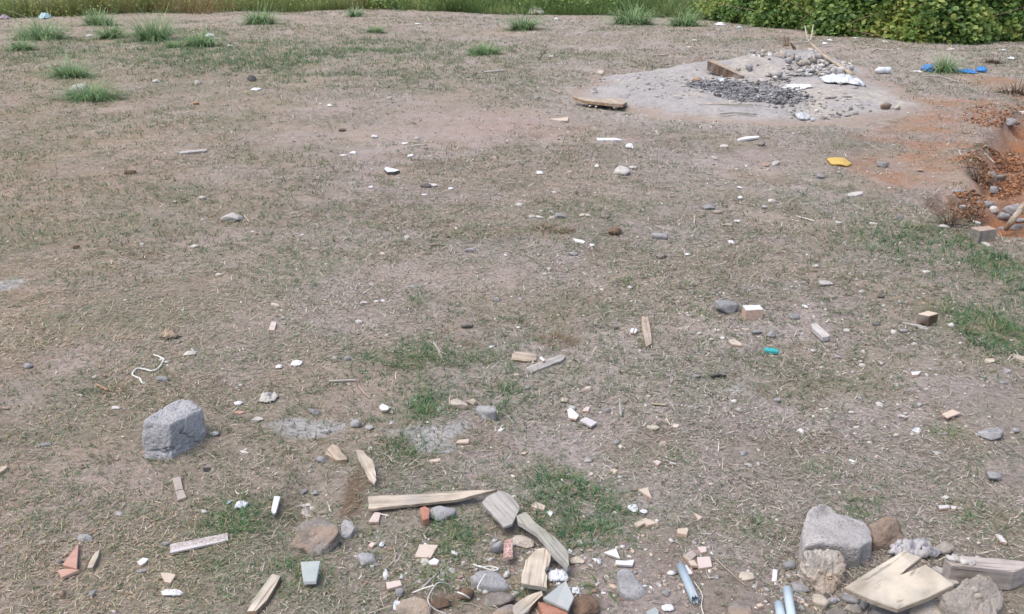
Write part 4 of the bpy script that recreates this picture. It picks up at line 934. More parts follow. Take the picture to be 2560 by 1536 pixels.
# squared timber with hardened cement on its left end
bmo = poly('grey timber beam crusted with cement at its left end, right edge', [(2362, 1398), (2374, 1390), (2400, 1389), (2480, 1396), (2568, 1404), (2568, 1416), (2536, 1428), (2450, 1420), (2380, 1412)], .06, 'beam', 'timber_beam', 'wood', 'beam', lift=.015, jag=.001, bev=.003)
for i, (b) in enumerate([(2366, 1390, 2384, 1403), (2380, 1391, 2402, 1406), (2398, 1396, 2420, 1410), (2416, 1400, 2434, 1410)]):
    x0, y0, x1, y1 = b; z = bmo.location.z + .078; p = PZ((x0 + x1) / 2, (y0 + y1) / 2, z); q = mpp(p)
    V, F = rock_verts(950 + i, 3, (x1 - x0) * q * 1.15, .03, .016, 9, .12)
    o = link('cement_crust', np_mesh('cement_crust', V, F, MATS['stone_white'], smooth=True)); o.parent = bmo
    o.matrix_local = Matrix.Rotation(-bmo.rotation_euler.z, 4, 'Z') @ Matrix.Translation(p - bmo.location)
poly('thin grey board behind the plywood, under the timber beam', T(3, 3, (1585, 1030), (1620, 1015), (1770, 1060), (1760, 1100), (1850, 1180), (1790, 1190), (1690, 1100)), .01, 'wood_grey', 'wood_board', 'wood', lift=.01)
crumple('crumpled grey translucent plastic bag behind the plywood', (2208, 1346, 2346, 1404), 'bag_grey', 'plastic_bag', 'plastic bag', hgt=.55, nx=26, ny=18, fold=4)
# thin sticks, straws and wires
stick('thin white stick lying level left of centre', T(1, 2, (700, 716), (860, 708), (970, 706)), 2.2, 'stone_white', 'thin_stick')
stick('thin grey flat stick pointing down in the centre', T(1, 2, (1716, 345), (1760, 410), (1800, 498)), 3.2, 'wood_grey', 'thin_stick')
stick('tan twig below the thin white stick', T(1, 2, (988, 755), (1040, 820), (1098, 880)), 1.7, 'wood_tan', 'twig', 'twig')
stick('white splinter standing up in the grass right of the tiles', T(2, 2, (1055, 1060), (1045, 960), (1042, 880)), [2, 3.5, 1.2], 'stone_white', 'wood_splinter', 'wood', hs=[0, .03, .06])
stick('charred black stick in the right midground', T(2, 2, (1930, 675), (2000, 662), (2072, 668)), 3.5, 'black', 'charred_stick')
stick('pale twig above the tan low stone', T(2, 2, (1340, 932), (1410, 940), (1488, 945)), 2.6, 'wood_tan', 'twig', 'twig')
stick('thin upright twig left of the pink grey chip', T(2, 2, (1488, 1020), (1500, 1090), (1530, 1142)), 1.5, 'wood_pale', 'twig', 'twig')
stick('short brown twigs left of the curled white string', T(0, 2, (930, 745), (985, 775), (1045, 805)), 3, 'wood_brown', 'twig', 'twig')
stick('thin white stick in the right midground', T(3, 1, (280, 605), (370, 630), (450, 655)), 1.8, 'stone_white', 'thin_stick')
stick('short twig right of the jagged white grey rock', T(0, 1, (2360, 600), (2390, 640), (2412, 668)), 1.6, 'wood_pale', 'twig', 'twig')
stick('grey stick in the grass above the tan grey rock', T(1, 3, (1602, 1232), (1680, 1160), (1752, 1092)), 3.2, 'wood_grey', 'thin_stick')
stick('thin pale stick on the cut orange bank', T(3, 1, (2090, 0), (2140, 45), (2190, 92)), 1.8, 'wood_pale', 'thin_stick')
stick('white sliver with a grey stone in the far centre', T(1, 0, (1500, 1412), (1570, 1402), (1645, 1396)), 1.8, 'stone_white', 'thin_stick')
stick('thin white stick on the far field', T(1, 0, (2205, 697), (2300, 690), (2400, 678)), 2.2, 'stone_white', 'thin_stick')
stick('dark twig standing in the far field', T(2, 0, (258, 575), (300, 525), (342, 478)), 1.0, 'wood_dark', 'twig', 'twig', hs=[0, .12, .25])
stick('pale twig lying behind the sand heap', T(2, 0, (1350, 540), (1430, 535), (1505, 530)), 1.7, 'wood_pale', 'twig', 'twig')
stick('brown stick left of the sand heap', T(2, 0, (378, 862), (420, 880), (470, 898)), 2.2, 'wood_tan', 'twig', 'twig')
stick('grey stick in front of the sand heap', T(2, 0, (2010, 1098), (2180, 1088), (2360, 1106)), 2.6, 'wood_grey', 'thin_stick')
stick('pale stick below the ash, in front of the heap', T(2, 0, (1800, 1004), (2050, 1006), (2330, 1015)), 1.8, 'wood_pale', 'thin_stick')
stick('forking twig in front of the blue bags', T(3, 0, (1500, 735), (1640, 735), (1740, 765), (1830, 790)), 1.5, 'wood_grey', 'twig', 'twig')
stick('small forked straw below the vine hedge', T(3, 0, (1000, 500), (1060, 475), (1180, 490)), 1.2, 'wood_pale', 'twig', 'twig')
stick('curled white string above the concrete block', T(0, 2, (1485, 460), (1570, 495), (1575, 525), (1530, 590), (1465, 617), (1400, 602), (1320, 596), (1280, 655), (1350, 690), (1375, 735), (1402, 735)), 2.3, 'string', 'string', 'string', k=6, knob=0)
stick('long thin wire looping over the tan grey rock', T(1, 3, (1880, 1200), (1790, 1178), (1730, 1205), (1660, 1340), (1720, 1430), (1845, 1484)), 1.5, 'string', 'wire', 'wire', hs=[0, .03, .04, .07, .05, .03], k=6, knob=0)
stick('stiff white wire left of the earth clods', T(1, 3, (1510, 1278), (1620, 1235), (1720, 1205)), 2.2, 'string', 'wire', 'wire', hs=[.0, .02, .03], knob=0)
stick('white wire stub on the dark brown clod', T(1, 3, (1945, 1270), (2000, 1290), (2065, 1330)), 2.2, 'string', 'wire', 'wire', hs=[.04, .045, .03], knob=0)
stick('white string tangle above the cement slab', T(1, 3, (2100, 1000), (2180, 1030), (2260, 1020), (2340, 1045), (2280, 1060), (2150, 1015)), 1.9, 'string', 'string', 'string', hs=[.02] * 6, k=5, knob=0)
stick('white cord across the cement slab', T(1, 3, (2225, 1090), (2180, 1150), (2140, 1230), (2180, 1262)), 1.8, 'string', 'string', 'string', hs=[.04, .04, .03, .02], k=5, knob=0)
stick('thin pale root beside the long blue pipe', T(2, 3, (1760, 1170), (1835, 1290), (1830, 1400), (1850, 1490)), 1.3, 'string', 'root', 'root', k=6, knob=0)
stick('white curled wire above the shell scraps, lower left', T(0, 3, (2275, 290), (2300, 320), (2380, 300), (2395, 282)), 1.6, 'string', 'wire', 'wire', k=5, knob=0)
stick('dark thin straw by the green grass, lower centre', T(1, 3, (1330, 830), (1345, 940), (1262, 1038)), 1.5, 'wood_tan', 'straw', 'straw', k=5)
stick('long thin straw right of the tile cluster', T(2, 3, (1960, 940), (2100, 1070), (2260, 1210)), 1.4, 'wood_tan', 'straw', 'straw')
stick('white thin cord near the pink tile chip', T(1, 3, (1205, 515), (1280, 532)), 1.5, 'string', 'string', 'string', knob=0)
stick('pale straw at the bottom edge left of the tan rock', T(1, 3, (1080, 1478), (1200, 1440), (1330, 1398)), 1.8, 'wood_pale', 'straw', 'straw')

# ---------------- pipes
def pipe(label, a, b, dpx, mat, lift=.0):
    A = G(*a); B = G(*b); q = mpp(B); rad = dpx * q / 2
    A = PZ(a[0], a[1], A.z + rad + .004 + lift); B = PZ(b[0], b[1], B.z + rad + .004 + lift * .3)
    c = (A + B) / 2; d = (B - A); ns = 20; L_ = d.length; d.normalize()
    side = Vector((0, 0, 1)).cross(d).normalized(); up = d.cross(side); V = []; F = []
    rings = [(-L_ / 2, rad), (-.004, rad), (0, rad * .99), (.004, rad), (L_ / 2, rad), (L_ / 2, rad * .8), (L_ / 2 - .05, rad * .8), (-L_ / 2, rad * .8)]
    for s, rr in rings:
        for j in range(ns):
            t_ = 2 * math.pi * j / ns; jag = .006 * math.sin(j * 2.3) if s == L_ / 2 else 0
            V.append((d * (s + jag) + side * math.cos(t_) * rr + up * math.sin(t_) * rr)[:])
    nr = len(rings)
    for i in range(nr):
        i2 = (i + 1) % nr
        for j in range(ns):
            p, q_ = i * ns + j, i * ns + (j + 1) % ns; r1, r2 = i2 * ns + j, i2 * ns + (j + 1) % ns
            F += [(p, q_, r2), (p, r2, r1)]
    o = link('plastic_pipe', np_mesh('plastic_pipe', np.array(V), np.array(F), MATS[mat], smooth=False), None, c)
    tag(o, label, 'pipe'); foot_poly([(p.x + s * side.x * rad, p.y + s * side.y * rad) for p, s in ((A, -1), (A, 1), (B, 1), (B, -1))])
    for f in o.data.polygons: f.use_smooth = True
pipe('long grey blue plastic pipe with a crack, lying on dirt', (1701, 1416), (1738, 1500), 23, 'pvc')
pipe('pale blue pipe end behind, reaching past the bottom edge', (1968, 1473), (1982, 1560), 23, 'pvc_light', .03)
pipe('pale blue pipe end in front, lowest at the bottom edge', (1947, 1511), (1960, 1575), 25, 'pvc_light', .0)

# ---------------- broken tiles
tl = lambda l, p, m_='tile_white', t=.008, s='tile_body', lift=.002, **k: poly(l, p, t, m_, side=s, lift=lift, **k)
tl('white strip of tile with brown marbled print, lower left', T(0, 3, (1640, 805), (2200, 695), (2206, 765), (1646, 888)), 'tile_marble', .006, 'tile_body_grey', .003)
tl('red pointed triangular tile standing off the lower left straw', T(0, 3, (760, 795), (742, 1040), (602, 1003)), 'tile_red', .009, 'tile_red', .006)
tl('red triangular tile lying below the pointed one', T(0, 3, (555, 1055), (640, 1040), (772, 1052), (600, 1125)), 'tile_red', .009, 'tile_body', .004)
poly('pale pointed wood wedge right of the red tiles', T(0, 3, (965, 850), (945, 935), (900, 1028), (842, 1036), (872, 955), (920, 885)), .012, 'wood_pale', 'wood_wedge', 'wood', 'wood_tan')
tl('beige pentagonal tile shard near the bottom left', T(0, 3, (1550, 1080), (1620, 1078), (1700, 1098), (1648, 1178), (1588, 1165)), 'tile_beige')
tl('white oval shard right of the wood wedge, lower left', T(0, 3, (1322, 975), (1380, 932), (1440, 945), (1400, 985), (1355, 1010)), 'tile_white')
tl('upper half of the taupe tile strip below the concrete block', T(0, 3, (1662, 165), (1745, 152), (1768, 270), (1692, 285)), 'tile_tan', .008, 'tile_tan')
tl('lower half of the taupe tile strip below the concrete block', T(0, 3, (1693, 290), (1770, 278), (1802, 350), (1720, 378)), 'tile_tan', .008, 'tile_tan')
tl('pinkish grey patterned chip alone on left midground dirt', T(1, 2, (148, 140), (202, 142), (178, 220), (122, 215)), 'tile_pink')
tl('white narrow tile strip left of the dark rock', T(1, 3, (175, 340), (236, 345), (192, 500), (165, 510), (145, 478)), 'tile_white', .008, 'tile_body_grey', .01)
tl('sage green glazed square tile below the dark rock', T(1, 3, (430, 975), (622, 965), (580, 1165), (458, 1170)), 'tile_sage', .009, 'tile_white', .02, hs=[.012, .012, .0, .0])
tl('peach tile chip under the left end of the tapered plank', T(1, 3, (1145, 490), (1205, 500), (1185, 588), (1085, 588)), 'tile_pink')
tl('beige tile with pale stripes in the green grass', T(1, 3, (1580, 805), (1762, 812), (1690, 935), (1535, 922)), 'tile_stripe', .009)
tl('small peach rectangular tile near the bottom centre', T(1, 3, (1255, 1172), (1392, 1152), (1412, 1200), (1266, 1238)), 'tile_pink', .01)
tl('dull red tile scratched with crosses left of the olive board', T(1, 3, (2400, 765), (2480, 745), (2482, 925), (2385, 935)), 'tile_cross', .009, 'tile_body', .02)
tl('pinkish chip left of the white curl, lower centre', T(1, 3, (1085, 815), (1110, 785), (1160, 790), (1120, 835)), 'tile_pink')
tl('white shard in the green grass below the striped tile', T(1, 3, (1665, 970), (1720, 935), (1772, 960), (1750, 1000), (1680, 1000)), 'tile_white')
tl('white shard right of the striped tile', T(1, 3, (1885, 860), (1955, 885), (1945, 905), (1890, 890)), 'tile_white')
tl('cream tile chip right of the cement strip', T(1, 2, (1925, 1308), (1960, 1280), (2058, 1270), (2055, 1305)), 'tile_beige')
tl('long cream chip below the cement strip', T(1, 2, (1670, 1475), (1780, 1455), (1785, 1482), (1690, 1500)), 'tile_beige')
tl('pale grey shard above the cement strip', T(1, 2, (1188, 960), (1220, 932), (1300, 965), (1270, 990), (1210, 995)), 'tile_white', lift=.01)
tl('white tile shard at the left of the central tile group', T(2, 2, (532, 985), (570, 970), (650, 1045), (620, 1080), (548, 1065)), 'tile_white', lift=.01)
tl('blue grey chip behind the white shard of the central group', T(2, 2, (540, 970), (560, 945), (610, 955), (608, 985)), 'tile_sage')
tl('pink diamond chip in the central tile group', T(2, 2, (675, 1000), (710, 962), (755, 960), (740, 1003)), 'tile_pink')
tl('grey rectangular tile lowest of the central tile group', T(2, 2, (655, 1090), (715, 1060), (826, 1112), (765, 1150)), 'tile_grey', .008, 'tile_body_grey', .008)
tl('pinkish square chip below the thin upright twig', T(2, 2, (1537, 1120), (1620, 1135), (1600, 1160), (1540, 1155)), 'tile_pink')
tl('left half of the split small white tile', T(2, 2, (1150, 205), (1185, 203), (1168, 245), (1138, 238)), 'tile_white')
tl('right half of the split small white tile', T(2, 2, (1190, 206), (1216, 212), (1196, 247), (1176, 246)), 'tile_white')
tl('small white bar touching the weathered grey stick', T(2, 2, (262, 485), (285, 475), (322, 510), (300, 520)), 'tile_white', lift=.012)
tl('cream leaf shaped flake near the green patch', T(2, 2, (75, 1420), (110, 1393), (160, 1392), (130, 1415)), 'tile_beige', .004)
tl('beige broken chip right of the upright plank', T(2, 2, (2090, 318), (2150, 308), (2215, 345), (2218, 368), (2120, 355)), 'tile_beige')
tl('white tile chip in the right midground', T(3, 2, (1380, 625), (1480, 618), (1455, 648), (1398, 655)), 'tile_white', .012)
tl('cream square card with a raised tab on right grass', T(3, 2, (1680, 1030), (1780, 985), (1862, 1022), (1735, 1068)), 'card', .006, 'tile_body', .012)
tl('tan broken tile in the green grass right of the olive board', T(2, 3, (175, 430), (230, 395), (325, 435), (310, 470), (230, 455)), 'tile_beige')
tl('white chip below the tan broken tile, centre', T(2, 3, (325, 490), (370, 478), (400, 500), (375, 535)), 'tile_white')
tl('beige triangular chip above the white paper, lower right of centre', T(2, 3, (1218, 278), (1312, 255), (1350, 358), (1290, 325)), 'tile_beige')
tl('tan broken tile below the white paper, notched front', T(2, 3, (1178, 598), (1290, 552), (1420, 598), (1310, 622), (1278, 600), (1212, 640)), 'tile_beige', .009)
tl('white triangular tile left of the lower right group', T(2, 3, (885, 885), (1005, 840), (1046, 942)), 'tile_white', .007, 'tile_body_grey', .004)
tl('white tile strip below the white triangle', T(2, 3, (1000, 958), (1095, 970), (1186, 952), (1165, 1010), (1010, 1000)), 'tile_white', .007, 'tile_body_grey')
tl('pale pointed chip on the right dirt', T(2, 3, (1758, 498), (1842, 545), (1802, 570)), 'tile_beige')
tl('tan rectangular chip on the right dirt', T(2, 3, (1597, 655), (1690, 645), (1706, 660), (1690, 712), (1598, 695)), 'tile_beige', .012)
tl('pinkish white chip topmost of the tile cluster by the pipe', T(2, 3, (1790, 828), (1880, 828), (1880, 875), (1828, 888)), 'tile_pink', .008)
tl('brown tile, second from the top in the cluster by the pipe', T(2, 3, (1655, 915), (1725, 862), (1786, 905), (1720, 970)), 'tile_tan')
tl('cream square tile rightmost of the cluster by the pipe', T(2, 3, (1788, 930), (1915, 922), (1935, 1020), (1800, 1038)), 'tile_pink', .009)
tl('cream chip wedged in the middle of the tile cluster', T(2, 3, (1702, 968), (1755, 955), (1800, 1012), (1735, 1010)), 'tile_beige', lift=.01)
tl('white oval chip against the top of the long blue pipe', T(2, 3, (1652, 1008), (1690, 1005), (1748, 1085), (1720, 1096), (1670, 1070)), 'tile_white', lift=.006)
tl('small white upright tile strip left of the grey cobble', T(3, 3, (48, 1045), (96, 1050), (86, 1165), (35, 1158)), 'tile_white')
tl('orange tan chip near the bottom edge right of centre', T(2, 3, (2360, 1385), (2400, 1370), (2435, 1395), (2380, 1412)), 'tile_beige', .01)
tl('cream chip above the bare patch right of centre', T(2, 3, (950, 85), (990, 72), (1020, 95), (990, 122)), 'tile_beige')
tl('pink chip in grass right of centre', T(2, 3, (1362, 8), (1400, -12), (1445, 10), (1410, 40)), 'tile_pink')
tl('small white chip right of the pink one in grass', T(2, 3, (1515, 12), (1580, 20), (1590, 32), (1530, 28)), 'tile_white', .005)
tl('pale flat flake upper of the pair at right', T(3, 3, (1645, 430), (1740, 425), (1760, 450), (1660, 462)), 'tile_grey')
tl('pale flat flake right one of the pair at right', T(3, 3, (1765, 430), (1830, 440), (1810, 465), (1770, 455)), 'tile_grey')
tl('grey flat shard in grass at the right edge', T(3, 3, (2195, 705), (2260, 720), (2312, 790), (2250, 775)), 'tile_grey')
tl('bluish white shard at the bottom edge right of the brown clod', T(2, 3, (1300, 1450), (1380, 1415), (1415, 1440), (1420, 1500), (1310, 1500)), 'tile_sage')
poly('grey glassy triangular sheet at the bottom centre', T(2, 3, (520, 1155), (600, 1320), (545, 1440), (430, 1390), (300, 1325)), .006, 'glass_sheet', 'glass_sheet', 'glass', 'tile_sage', lift=.035, hs=[.02, .01, 0, 0, .01])
poly('red brick piece under the glassy sheet', T(2, 3, (250, 1360), (370, 1385), (545, 1450), (535, 1500), (300, 1500)), .03, 'brick_red', 'brick_piece', 'brick')
rock('small pink brick crumb at the bottom edge', (1343, 1528, 1372, 1546), 'brick_tan')
poly('brown tile chip left of the cement strip', T(0, 2, (2250, 1015), (2300, 998), (2370, 1010), (2320, 1030)), .007, 'tile_red', side='tile_red')

# ---------------- far boards, heap rubble, branch
lg = poly('old flat wooden log lying in front of the sand heap', T(2, 0, (585, 935), (700, 945), (830, 955), (930, 950), (1060, 960), (1112, 985), (1070, 1010), (920, 998), (800, 985), (680, 970)), .03, 'wood_tan', 'log', 'wood', 'wood_brown', jag=.003)
tl('left white tile under the flat log', T(2, 0, (728, 990), (790, 985), (800, 1010), (745, 1025)), 'tile_white', .012)
tl('middle white tile under the flat log', T(2, 0, (795, 1020), (830, 990), (855, 1000), (815, 1033)), 'tile_white', .012)
tl('right white tile under the flat log', T(2, 0, (940, 1005), (1030, 1012), (1032, 1035), (985, 1040)), 'tile_white', .012)
poly('broken weathered board propped on the sand heap beside the ash', T(2, 0, (1890, 582), (1935, 574), (2090, 640), (2245, 722), (2240, 735), (2200, 725), (2050, 655), (1900, 592)), .115, 'wood_tan', 'wood_board', 'wood', 'wood_dark', jag=.003, gz=.1, Ys=[11.55, 11.6, 11.45, 11.3, 11.25, 11.25, 11.4, 11.5])
hull('pointed grey brown rock on the crest of the sand heap', [(1723, 150, .1), (1733, 134, .12), (1742, 140, .1), (1748, 133, .08), (1755, 148, .06), (1756, 157, .0), (1724, 157, .0)], 158, 'stone_brown_grey', 'rock', 'rock', sub=4, rough=.02)
rock('burnt brown cardboard piece in the ash', (1728, 193, 1751, 208), 'cardboard', 'cardboard_piece', 'cardboard', rough=.12)
crumple('crushed white tin beside the burnt cardboard', (1791, 192, 1815, 207), 'plastic_white', 'crushed_can', 'can', hgt=.6)
crumple('large white paper sheet on the ash', (1950, 192, 2024, 228), 'paper', 'paper_sheet', 'paper', hgt=.35, nx=22, ny=16, fold=2)
crumple('long torn white plastic sheet down the right side of the heap', (2046, 172, 2160, 214), 'plastic_white', 'plastic_sheet', 'plastic sheet', hgt=.5, nx=30, ny=18, fold=5)
crumple('crushed clear plastic bottle in front of the heap', (1986, 286, 2026, 305), 'plastic_clear', 'crushed_bottle', 'bottle', hgt=.7, nx=18, ny=12)
crumple('small translucent scrap right of the crushed clear bottle', (2024, 294, 2038, 305), 'plastic_clear', 'plastic_scrap', 'plastic', hgt=.6)
Yb = G(1985, 140).y
br = empty('dead_branch', PY(2132, 190, 12.0)); tag(br, 'pale forked dead branch leaning on the right side of the heap', 'branch')
def limb(name, pts, Ys, rad, par):
    P = spline([PY(a, b, y)[:] for (a, b), y in zip(pts, Ys)], 4); V, F = tube_np(np.array(P) - np.array(br.location), rad, 7, .1, 5)
    link(name, np_mesh(name, V, F, MATS['wood_tan' if name == 'main_stem' else 'wood_pale'], smooth=True), par)
limb('main_stem', [(2132, 190), (2098, 165), (2060, 140), (2030, 112)], [12.0, 12.35, 12.7, 13.0], [.036, .03, .02, .015], br)
limb('twig', [(2030, 113), (2019, 97), (2012, 65)], [13.0, 13.1, 13.25], [.014, .011, .008], br)
limb('twig', [(2025, 104), (2030, 85), (2033, 62)], [13.05, 13.1, 13.2], [.014, .011, .008], br)
limb('twig', [(2025, 106), (2000, 107), (1977, 107)], [13.05, 13.0, 13.0], [.012, .01, .008], br)
limb('twig', [(1990, 107), (1988, 98), (1985, 92)], [13.0, 13.0, 13.0], [.008, .007, .005], br)
stick('left dark post stub on top of the heap', [(1962, 116), (1958, 88)], [5, 3.5], 'wood_brown', 'wood_stub', 'wood', Y=[13.0, 13.0], ns=6, knob=.2)
stick('right dark post stub on top of the heap', [(1968, 116), (1969, 90)], [4.5, 2.5], 'wood_brown', 'wood_stub', 'wood', Y=[12.98, 12.98], ns=6, knob=.2)
stick('leaning dark splinter right of the post stubs', [(1986, 122), (1976, 107)], [4, 2], 'wood_dark', 'wood_splinter', 'wood', Y=[12.9, 12.9], ns=6)
rb = np.random.default_rng(55); rub = []
for i in range(60):
    u = rb.uniform(0, 1); px = 1845 + 250 * u + rb.normal(0, 8); py = 134 + 58 * max(0, u - .3) + rb.uniform(-4, 34) * (1 - .5 * u) + (1 - u) * 18; rub.append((px, py, 4.5 + rb.gamma(2, 2.0), int(rb.integers(0, 5))))
for i, (px, py, s, mi) in enumerate(sorted(rub)):
    m_, tone = [('conc', 'pale grey'), ('stone_white', 'whitish'), ('conc_grey', 'grey'), ('conc_tan', 'tan'), ('stone_brown_grey', 'brownish')][mi]
    nth = '%d%s' % (i + 1, 'th' if 10 < (i + 1) % 100 < 14 else {1: 'st', 2: 'nd', 3: 'rd'}.get((i + 1) % 10, 'th'))
    rock(tone + ' rubble stone, ' + nth + ' from the left along the back of the sand heap', (px - s * .6, py - s * .55, px + s * .6, py + s * .45), m_, 'rubble_stone', 'stone', sub=2, grp='rubble on the sand heap', rough=.14, k=40)

# ---------------- rags, bottles, bags, paper
crumple('yellow folded sponge cloth right of centre midground', (2066, 397, 2127, 419), 'yellow', 'sponge_cloth', 'cloth', hgt=.35, nx=14, ny=10, fold=1.2, amp=.15, thick=.012)
def bottle():
    a, b = G(2190, 186), G(2228, 186); q = mpp(a); L_ = 38 * q; rad = 8.5 * q
    prof = [(0, .0), (0, rad * .9), (.03 * L_, rad), (.30 * L_, rad), (.34 * L_, rad * .9), (.40 * L_, rad * .9), (.44 * L_, rad), (.80 * L_, rad), (.90 * L_, rad * .62), (.95 * L_, rad * .42), (L_, rad * .42), (L_, 0)]
    V = []; F = []; ns = 18
    for x, r_ in prof:
        for j in range(ns): V.append((x - L_ / 2, r_ * math.cos(j * 2 * math.pi / ns), r_ * math.sin(j * 2 * math.pi / ns)))
    for i in range(len(prof) - 1):
        for j in range(ns):
            p, k = i * ns + j, i * ns + (j + 1) % ns; F += [(p, k, k + ns), (p, k + ns, p + ns)]
    c = (a + b) / 2; c.y += rad; c.z = float(Hh(c.x, c.y)) + rad * .92
    o = link('plastic_bottle', np_mesh('plastic_bottle', np.array(V), np.array(F), MATS['plastic_white'], smooth=True), None, c, math.radians(184))
    tag(o, 'translucent white plastic bottle lying right of the heap', 'bottle')
bottle()
crumple('bright blue plastic bag, left of the two beyond the trench', (2302, 161, 2336, 182), 'blue', 'plastic_bag', 'plastic bag', hgt=.9)
crumple('long bright blue plastic bag, middle piece behind the grass', (2392, 169, 2440, 186), 'blue', 'plastic_bag', 'plastic bag', hgt=.5)
crumple('knotted bright blue bag end furthest right', (2438, 167, 2464, 183), 'blue', 'plastic_bag', 'plastic bag', hgt=.9)
crumple('torn white scrap left of the blue bag', (2283, 173, 2304, 182), 'paper')
crumple('white torn paper on left midground dirt', (727, 900, 758, 918), 'paper', hgt=.2)
crumple('small white crumpled bit left of the torn paper', (690, 911, 707, 925), 'paper')
crumple('grey brown crumpled dry leaf left of centre', (403, 824, 453, 852), 'dry_leaf', 'dry_leaf', 'leaf', hgt=.7)
crumple('white crumpled scrap above the curled string', (457, 873, 496, 891), 'stone_white', hgt=.3)
crumple('grey white crumpled scrap above the cement strip', (648, 976, 699, 1011), 'stone_white', hgt=.4)
crumple('white shell fragment right of the concrete block', (585, 1005, 607, 1016), 'paper', 'shell', 'shell', hgt=.5)
crumple('white paper scrap with grass across it, lower right of centre', T(2, 3, (1108, 385), (1218, 512))[0] + T(2, 3, (1108, 385), (1218, 512))[1], 'paper', hgt=.25)
crumple('small bright white scrap right of the grassed paper', T(2, 3, (1228, 475), (1312, 522))[0] + T(2, 3, (1228, 475), (1312, 522))[1], 'paper', hgt=.3)
crumple('pale shell scrap in the green patch, lower left', (589, 1250, 622, 1277), 'plastic_white', 'shell', 'shell', hgt=.5)
crumple('tiny light blue scrap left of the shell scrap', (569, 1254, 579, 1263), 'aqua', 'plastic_scrap', 'plastic', hgt=.5)
crumple('white curled plastic bit right of the rounded grey stone', (948, 1348, 962, 1372), 'plastic_white', 'plastic_scrap', 'plastic', hgt=.6)
crumple('pale grey curled strip near the bottom left', (401, 1474, 460, 1494), 'paper', 'paper_strip', hgt=.3)
crumple('shredded white foam left of the tan grey rock', (982, 1500, 1012, 1534), 'plastic_white', 'foam_scrap', 'foam', hgt=.5)
crumple('shredded white plastic under the olive board', (1368, 1420, 1422, 1462), 'plastic_white', 'plastic_scrap', 'plastic', hgt=.35, fold=5)
crumple('grey white shreds beside the glassy sheet', (1428, 1468, 1452, 1490), 'plastic_white', 'plastic_scrap', 'plastic', hgt=.35, fold=5)
crumple('white flap of plastic at the bottom edge, right of the bluish shard', (1652, 1514, 1684, 1532), 'plastic_white', 'plastic_scrap', 'plastic', hgt=.3)
poly('black flat scrap right of the taupe tile strip', T(0, 3, (1955, 65), (2035, 65), (2020, 95), (1970, 95)), .006, 'black', 'plastic_scrap', 'plastic')
poly('bright teal plastic stub in the right midground', [(1911, 869), (1930, 870), (1947, 875), (1945, 879), (1928, 878), (1911, 874)], .012, 'teal', 'plastic_stub', 'plastic', lift=.004)
poly('white sliver in the middle distance below the dry mat', [(1433, 596), (1448, 599), (1465, 603), (1459, 607), (1440, 603)], .01, 'paper', 'white_sliver', 'plastic')
poly('pale grey slab sliver in the right midground', [(2115, 486), (2130, 481), (2156, 478), (2157, 484), (2140, 489), (2118, 490)], .015, 'stone_white', 'stone_sliver', 'stone')
poly('white sliver in front of the heap, right one', T(2, 0, (2175, 1345), (2250, 1320), (2380, 1312), (2392, 1325), (2300, 1338), (2200, 1352)), .015, 'paper', 'white_sliver', 'plastic')
poly('long white sliver in front of the heap, left one', T(2, 0, (820, 1332), (1000, 1334), (1072, 1348), (990, 1355), (822, 1350)), .015, 'paper', 'white_sliver', 'plastic')
poly('cream white sliver below the flat log', T(2, 0, (362, 1148), (440, 1145), (545, 1130), (540, 1165), (470, 1165)), .012, 'card', 'white_sliver', 'plastic')
poly('long pale strip on the left field', T(0, 0, (1722, 1462), (1850, 1450), (2000, 1440), (1990, 1455), (1850, 1470), (1740, 1482)), .012, 'stone_white', 'pale_strip', 'plastic')
poly('grey white pointed shard in the middle of the field', T(1, 1, (1237, 150), (1255, 128), (1330, 145), (1390, 160), (1340, 175), (1270, 178)), .022, 'tile_white', 'tile_shard', 'tile', 'stone_dark')
rock('dark shell like stone with a pale side, middle of the field', (1050, 457, 1080, 471), 'stone_dark'); rock('pale side stone touching the dark shell like one', (1070, 458, 1096, 469), 'stone_white')
crumple('white crumpled ball below the left sliver', (1562, 359, 1584, 374), 'paper', 'paper_ball', 'paper', hgt=.8)
crumple('white paper scrap beside the dark upright stone', (627, 216, 652, 229), 'paper', hgt=.5)
crumple('small white scrap between two far tufts', (217, 82, 233, 92), 'paper', hgt=.4)
crumple('light blue white plastic bag at the far left verge', (99, 30, 128, 50), 'aqua', 'plastic_bag', 'plastic bag', hgt=.8)
crumple('purplish rubbish at the far left edge', (0, 32, 26, 50), 'purple', 'plastic_bag', 'plastic bag', hgt=.7)
crumple('clear plastic lying on a far left tuft', (511, 78, 536, 93), 'plastic_white', 'plastic_scrap', 'plastic', hgt=.5)
crumple('heap of pale rubbish at the middle of the far edge', (1314, 18, 1368, 38), 'stone_white', 'rubbish_pile', 'rubbish', hgt=.8, fold=6, nx=24, ny=16)
crumple('white paper at the foot of the hedge', (1786, 53, 1815, 66), 'paper', hgt=.5)
crumple('light blue scrap at the foot of the hedge', (1841, 63, 1853, 72), 'aqua', 'plastic_scrap', 'plastic', hgt=.6)
crumple('upper white scrap by the dead branch', (2067, 96, 2082, 103), 'paper', hgt=.5)
crumple('lower white scrap by the dead branch', (2054, 103, 2069, 112), 'paper', hgt=.5)
crumple('white rag under the hedge', (2129, 91, 2147, 98), 'stone_white', 'rag', 'cloth', hgt=.4)
crumple('pale scrap in front of the vine hedge', (2202, 99, 2221, 107), 'stone_white', hgt=.4)
crumple('grey rubbish under the hedge at right', (2484, 86, 2508, 102), 'plastic_white', 'plastic_scrap', 'plastic', hgt=.7)
crumple('pale round plastic disc on the dirt right of the hedge foot', (2498, 113, 2516, 128), 'plastic_white', 'plastic_disc', 'plastic', hgt=.2, amp=.1, fold=.6)
crumple('white and dark scrap at far right', (2518, 136, 2536, 150), 'paper', hgt=.4)
